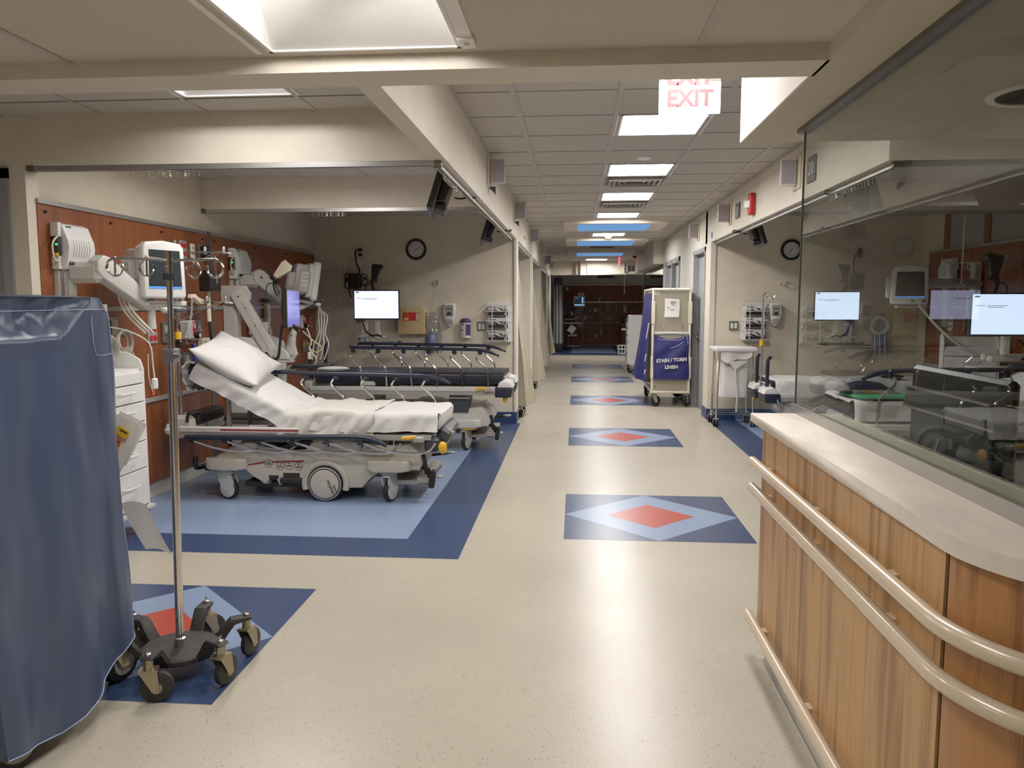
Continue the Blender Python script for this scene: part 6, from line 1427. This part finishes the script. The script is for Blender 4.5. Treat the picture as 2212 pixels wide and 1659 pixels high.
single('fitted_sheet',m,'rumpled white sheet on the stretcher with navy push handles in the right bay','bed sheet',(3.15,9.15,0),R(180),ang=180)
st3=stretcher('stretcher made up in white just behind the glass screen, a green board lying on it',(2.95,6.05,0),R(180),deck=.67,raised=24,near='down',far='up',brand=False,sheeted=True,fancy=False)
m,_f=sheetmesh(-.94,.975,.006,.13,.008,8.3,70,36,True,24,.67); m.mats=[M['sheet']]; m.fm=[0]*len(m.f)
single('fitted_sheet',m,'white sheet on the stretcher just behind the glass screen','bed sheet',(2.95,6.05,0),R(180),ang=180)
m=MB('sheet'); m=pillow(.22,.30,.07,5.); m.v=[(Tr(-.70,.02,1.115)@Ry(30)@Rz(-8))@p for p in m.v]
single('pillow',m,'white pillow on the raised head of the stretcher behind the glass','pillow',(2.95,6.05,0),R(180),ang=180)
t=thing('transfer_board','green transfer board lying on the stretcher behind the glass','transfer board',(2.32,5.90,.826),R(4))
m=MB('grn'); m.prism(rr(.62,.40,.06),0,.02,'z',bev=.006); part('board',m,t)
m=MB('slot'); 
for y in (-.15,.15): m.prism(rr(.12,.03,.014,4,.2,y),.0203,.0212,'z')
part('hand_hole',m,t)
t=thing('folded_cloth','folded navy cloth in clear plastic on the green board','cloth',(2.18,6.0,.87))
m=MB('navp'); m.surf(lambda u,v:(-.20+.40*u,-.15+.30*v,-.015+.075*sin(pi*u)**.7*sin(pi*v)**.6*(1+.25*NZ.noise((u*5,v*5,1)))),20,16); m.surf(lambda u,v:(-.20+.40*u,-.15+.30*v,-.017),2,2); part('cloth',m,t,ang=180)
m=MB('clear'); m.surf(lambda u,v:(-.24+.56*u,-.17+.34*v,-.012+.10*sin(pi*u)**.6*sin(pi*v)**.6*(1+.2*NZ.noise((u*7,v*7,3)))),20,16); part('plastic_wrap',m,t,ang=180)
# right headwall and devices
headwall('wood headwall panel on the right bay side wall, seen through the glass',5.0,9.95,.13,2.11,(4.295,7.475,0),R(-90),(.77,1.47))
t=thing('wall_cabinet','wood framed pale cabinet doors above the right headwall','cabinet',(4.33,8.2,2.13),R(-90))
m=MB('hw'); 
for x in (-1.35,-.45,.45,1.2): m.bx(x-.06,x+.06,-.03,0,0,.45)
m.bx(-1.4,1.26,-.03,0,.40,.46); part('frame',m,t)
for x0,x1 in ((-1.29,-.51),(-.39,.39),(.51,1.14)): m=MB('gry'); m.bx(x0,x1,-.015,0,0.0,.40); part('door',m,t)
gemonitor('white patient monitor on its arm in the right bay, seen through the glass',(3.40,8.3,1.69),R(-14),0,'scrn','ltgrn',True)
m=MB('whtd'); m.tube([(3.42,8.48,1.70),(3.8,8.6,1.72),(4.28,8.7,1.72)],.05,k=0); m.box((4.24,8.7,1.6),(.08,.1,.7),b=.01); single('swing_mount',m,'pale swing arm carrying the right bay patient monitor','monitor arm')
t=module_box('white module box on the right bay headwall',(4.29,9.35,1.74),R(-90),channel=.5)
m=MB('cable')
for k in range(5): m.torus((0,-.01*k,-.06),.09+.01*(k%3),.006,None,(.1*k-.2,1,.1),22,5)
for k in range(3): m.tube([(-.06+.06*k,-.03,-.14),(-.05+.06*k,-.04,-.35),(-.06+.07*k,-.03,-.5)],.005,k=3)
single('cable_coil',m,'white monitoring cables coiled under the right bay monitor','monitoring cable',(3.72,9.9,1.30))
m=MB('cable'); m.tube([(0,0,0),(.15,-.1,-.22),(.35,-.2,-.42),(.55,-.25,-.52)],.013,k=5); single('monitor_cable',m,'thick pale cable sweeping down from the right bay monitor','monitoring cable',(3.48,8.25,1.50))
t=thing('computer_workstation','large bright monitor at the right edge of the picture behind the glass','computer monitor',(3.45,6.5,1.42),R(0))
m=MB('navp'); m.box((0,.02,0),(.62,.04,.345),b=.006); mo=part('monitor',m,t)
m=MB('scrw2'); m.quad((-.295,-.0012,-.158),(.295,-.0012,-.158),(.295,-.0012,.16),(-.295,-.0012,.16)); part('screen',m,mo)
m=MB('inkg'); m.bx(-.28,-.24,-.0022,-.0014,.135,.148)
for x0,x1,z in ((.025,.10,.0),(.115,.27,.0),(.115,.24,-.012)): m.bx(-.295+x0,-.295+x1,-.0022,-.0014,.068+z,.072+z)
part('login_lines',m,mo)
m=MB('whtd'); m.box((.0,.05,-.24),(.06,.06,.18),b=.012); m.box((.02,.08,-.36),(.26,.08,.05),b=.012); m.box((.4,.3,-.36),(.9,.07,.06),b=.012); m.bx(-.25,.35,-.12,.15,-.44,-.42); part('arm',m,t)
m=MB('blk'); m.ball((.08,-.02,-.405),(.10,.07,.02)); m.tube([(.1,.06,-.2),(.2,.06,-.3),(.12,.02,-.36)],.01,k=3); part('mouse',m,t)
scanner('black barcode scanner above the large monitor at the right edge',(3.36,6.62,1.62),R(180),mm='blk',lean=-15)
drawer_cart('white drawer cart in the right bay behind the glass',(3.92,8.05,0),R(-20))
regulator('white suction regulator on the right bay headwall',(4.29,8.55,1.27),R(-90))
outlet('white outlet plate on the right bay headwall',(4.29,9.3,1.28),R(-90),.12,.15,'white')
t=thing('wall_otoscope','white handheld scope on the right bay headwall','medical instrument',(4.29,8.85,1.48),R(-90)); m=MB('wht'); m.prism(rr(.07,.24,.03),-.05,0,'y',bev=.01); part('holder',m,t); m=MB('blk'); m.tube([(0,-.04,-.12),(.02,-.05,-.3),(0,-.05,-.5)],.012,k=3); part('cord',m,t)
t=thing('iv_hanger','thin ceiling IV hanger with white rings in the right bay','IV hanger',(3.72,7.9,1.80))
m=MB('wht'); m.cyl((0,0,.08),(0,0,.79),.008); part('pole',m,t)
m=MB('wht'); m.tube([(-.16,0,.10),(.16,0,.10)],.006)
for x in (-.14,-.07,.08): m.torus((x,0,.06),.032,.005,None,(.2,1,0),16,6)
m.cyl((0,0,.08),(0,0,-.10),.005); m.torus((0,0,-.135),.035,.005,None,(.2,1,0),16,6); part('ring',m,t)
wirepole('wire IV arm on a pole at the right edge of the right bay',(4.29,7.6,1.32),R(-90),.70,(.60,),.42,0)
t=tv('black television hung in the right bay opening, its screen turned to the far wall',(1.985,8.9,2.37),-18,R(82),False) 
t=tv('black television hung near the front of the right bay behind the glass edge',(2.03,5.9,2.37),-18,R(82),False)
t=thing('resuscitator_bag','blue resuscitation bag in clear plastic on the right bay wall','resuscitation bag',(3.85,RY-.08,1.05))
m=MB('paleblue'); m.lathe([(.001,-.12),(.05,-.08),(.06,.0),(.045,.07),(.02,.10),(.001,.10)],None,18); part('bag',m,t)
m=MB('clear'); m.surf(lambda u,v:((.03+.08*sin(min(1,u*1.3)*pi*.6))*cos(2*pi*v)+.012*NZ.noise((u*6,v*7,1)),(.02+.05*sin(min(1,u*1.3)*pi*.6))*sin(2*pi*v),.36-.55*u),14,18); part('plastic_bag',m,t)
EXPO=0.85
# ================================================================== CAMERA AND RENDER LOOK
cam=bpy.data.cameras.new('camera'); co=bpy.data.objects.new('camera',cam); COL.objects.link(co)
co.location=(0,0,1.5); co.rotation_euler=(R(90-5.846),0,R(4.604))
cam.sensor_fit='HORIZONTAL'; cam.sensor_width=36.; cam.lens=36*1680/2212; cam.clip_start=.05; cam.clip_end=100
SC.camera=co
w=bpy.data.worlds.new('world'); SC.world=w; w.use_nodes=True
w.node_tree.nodes['Background'].inputs[0].default_value=(1.,.95,.88,1); w.node_tree.nodes['Background'].inputs[1].default_value=.05
SC.view_settings.view_transform='Standard'; SC.view_settings.look='None'; SC.view_settings.exposure=EXPO; SC.view_settings.gamma=1.2
cy=SC.cycles; cy.use_denoising=True; cy.max_bounces=6; cy.diffuse_bounces=3; cy.glossy_bounces=4; cy.transparent_max_bounces=16; cy.transmission_bounces=4; cy.sample_clamp_indirect=6.; cy.caustics_reflective=False; cy.caustics_refractive=False; cy.use_light_tree=True; cy.use_adaptive_sampling=True; cy.adaptive_threshold=.08; cy.adaptive_min_samples=16
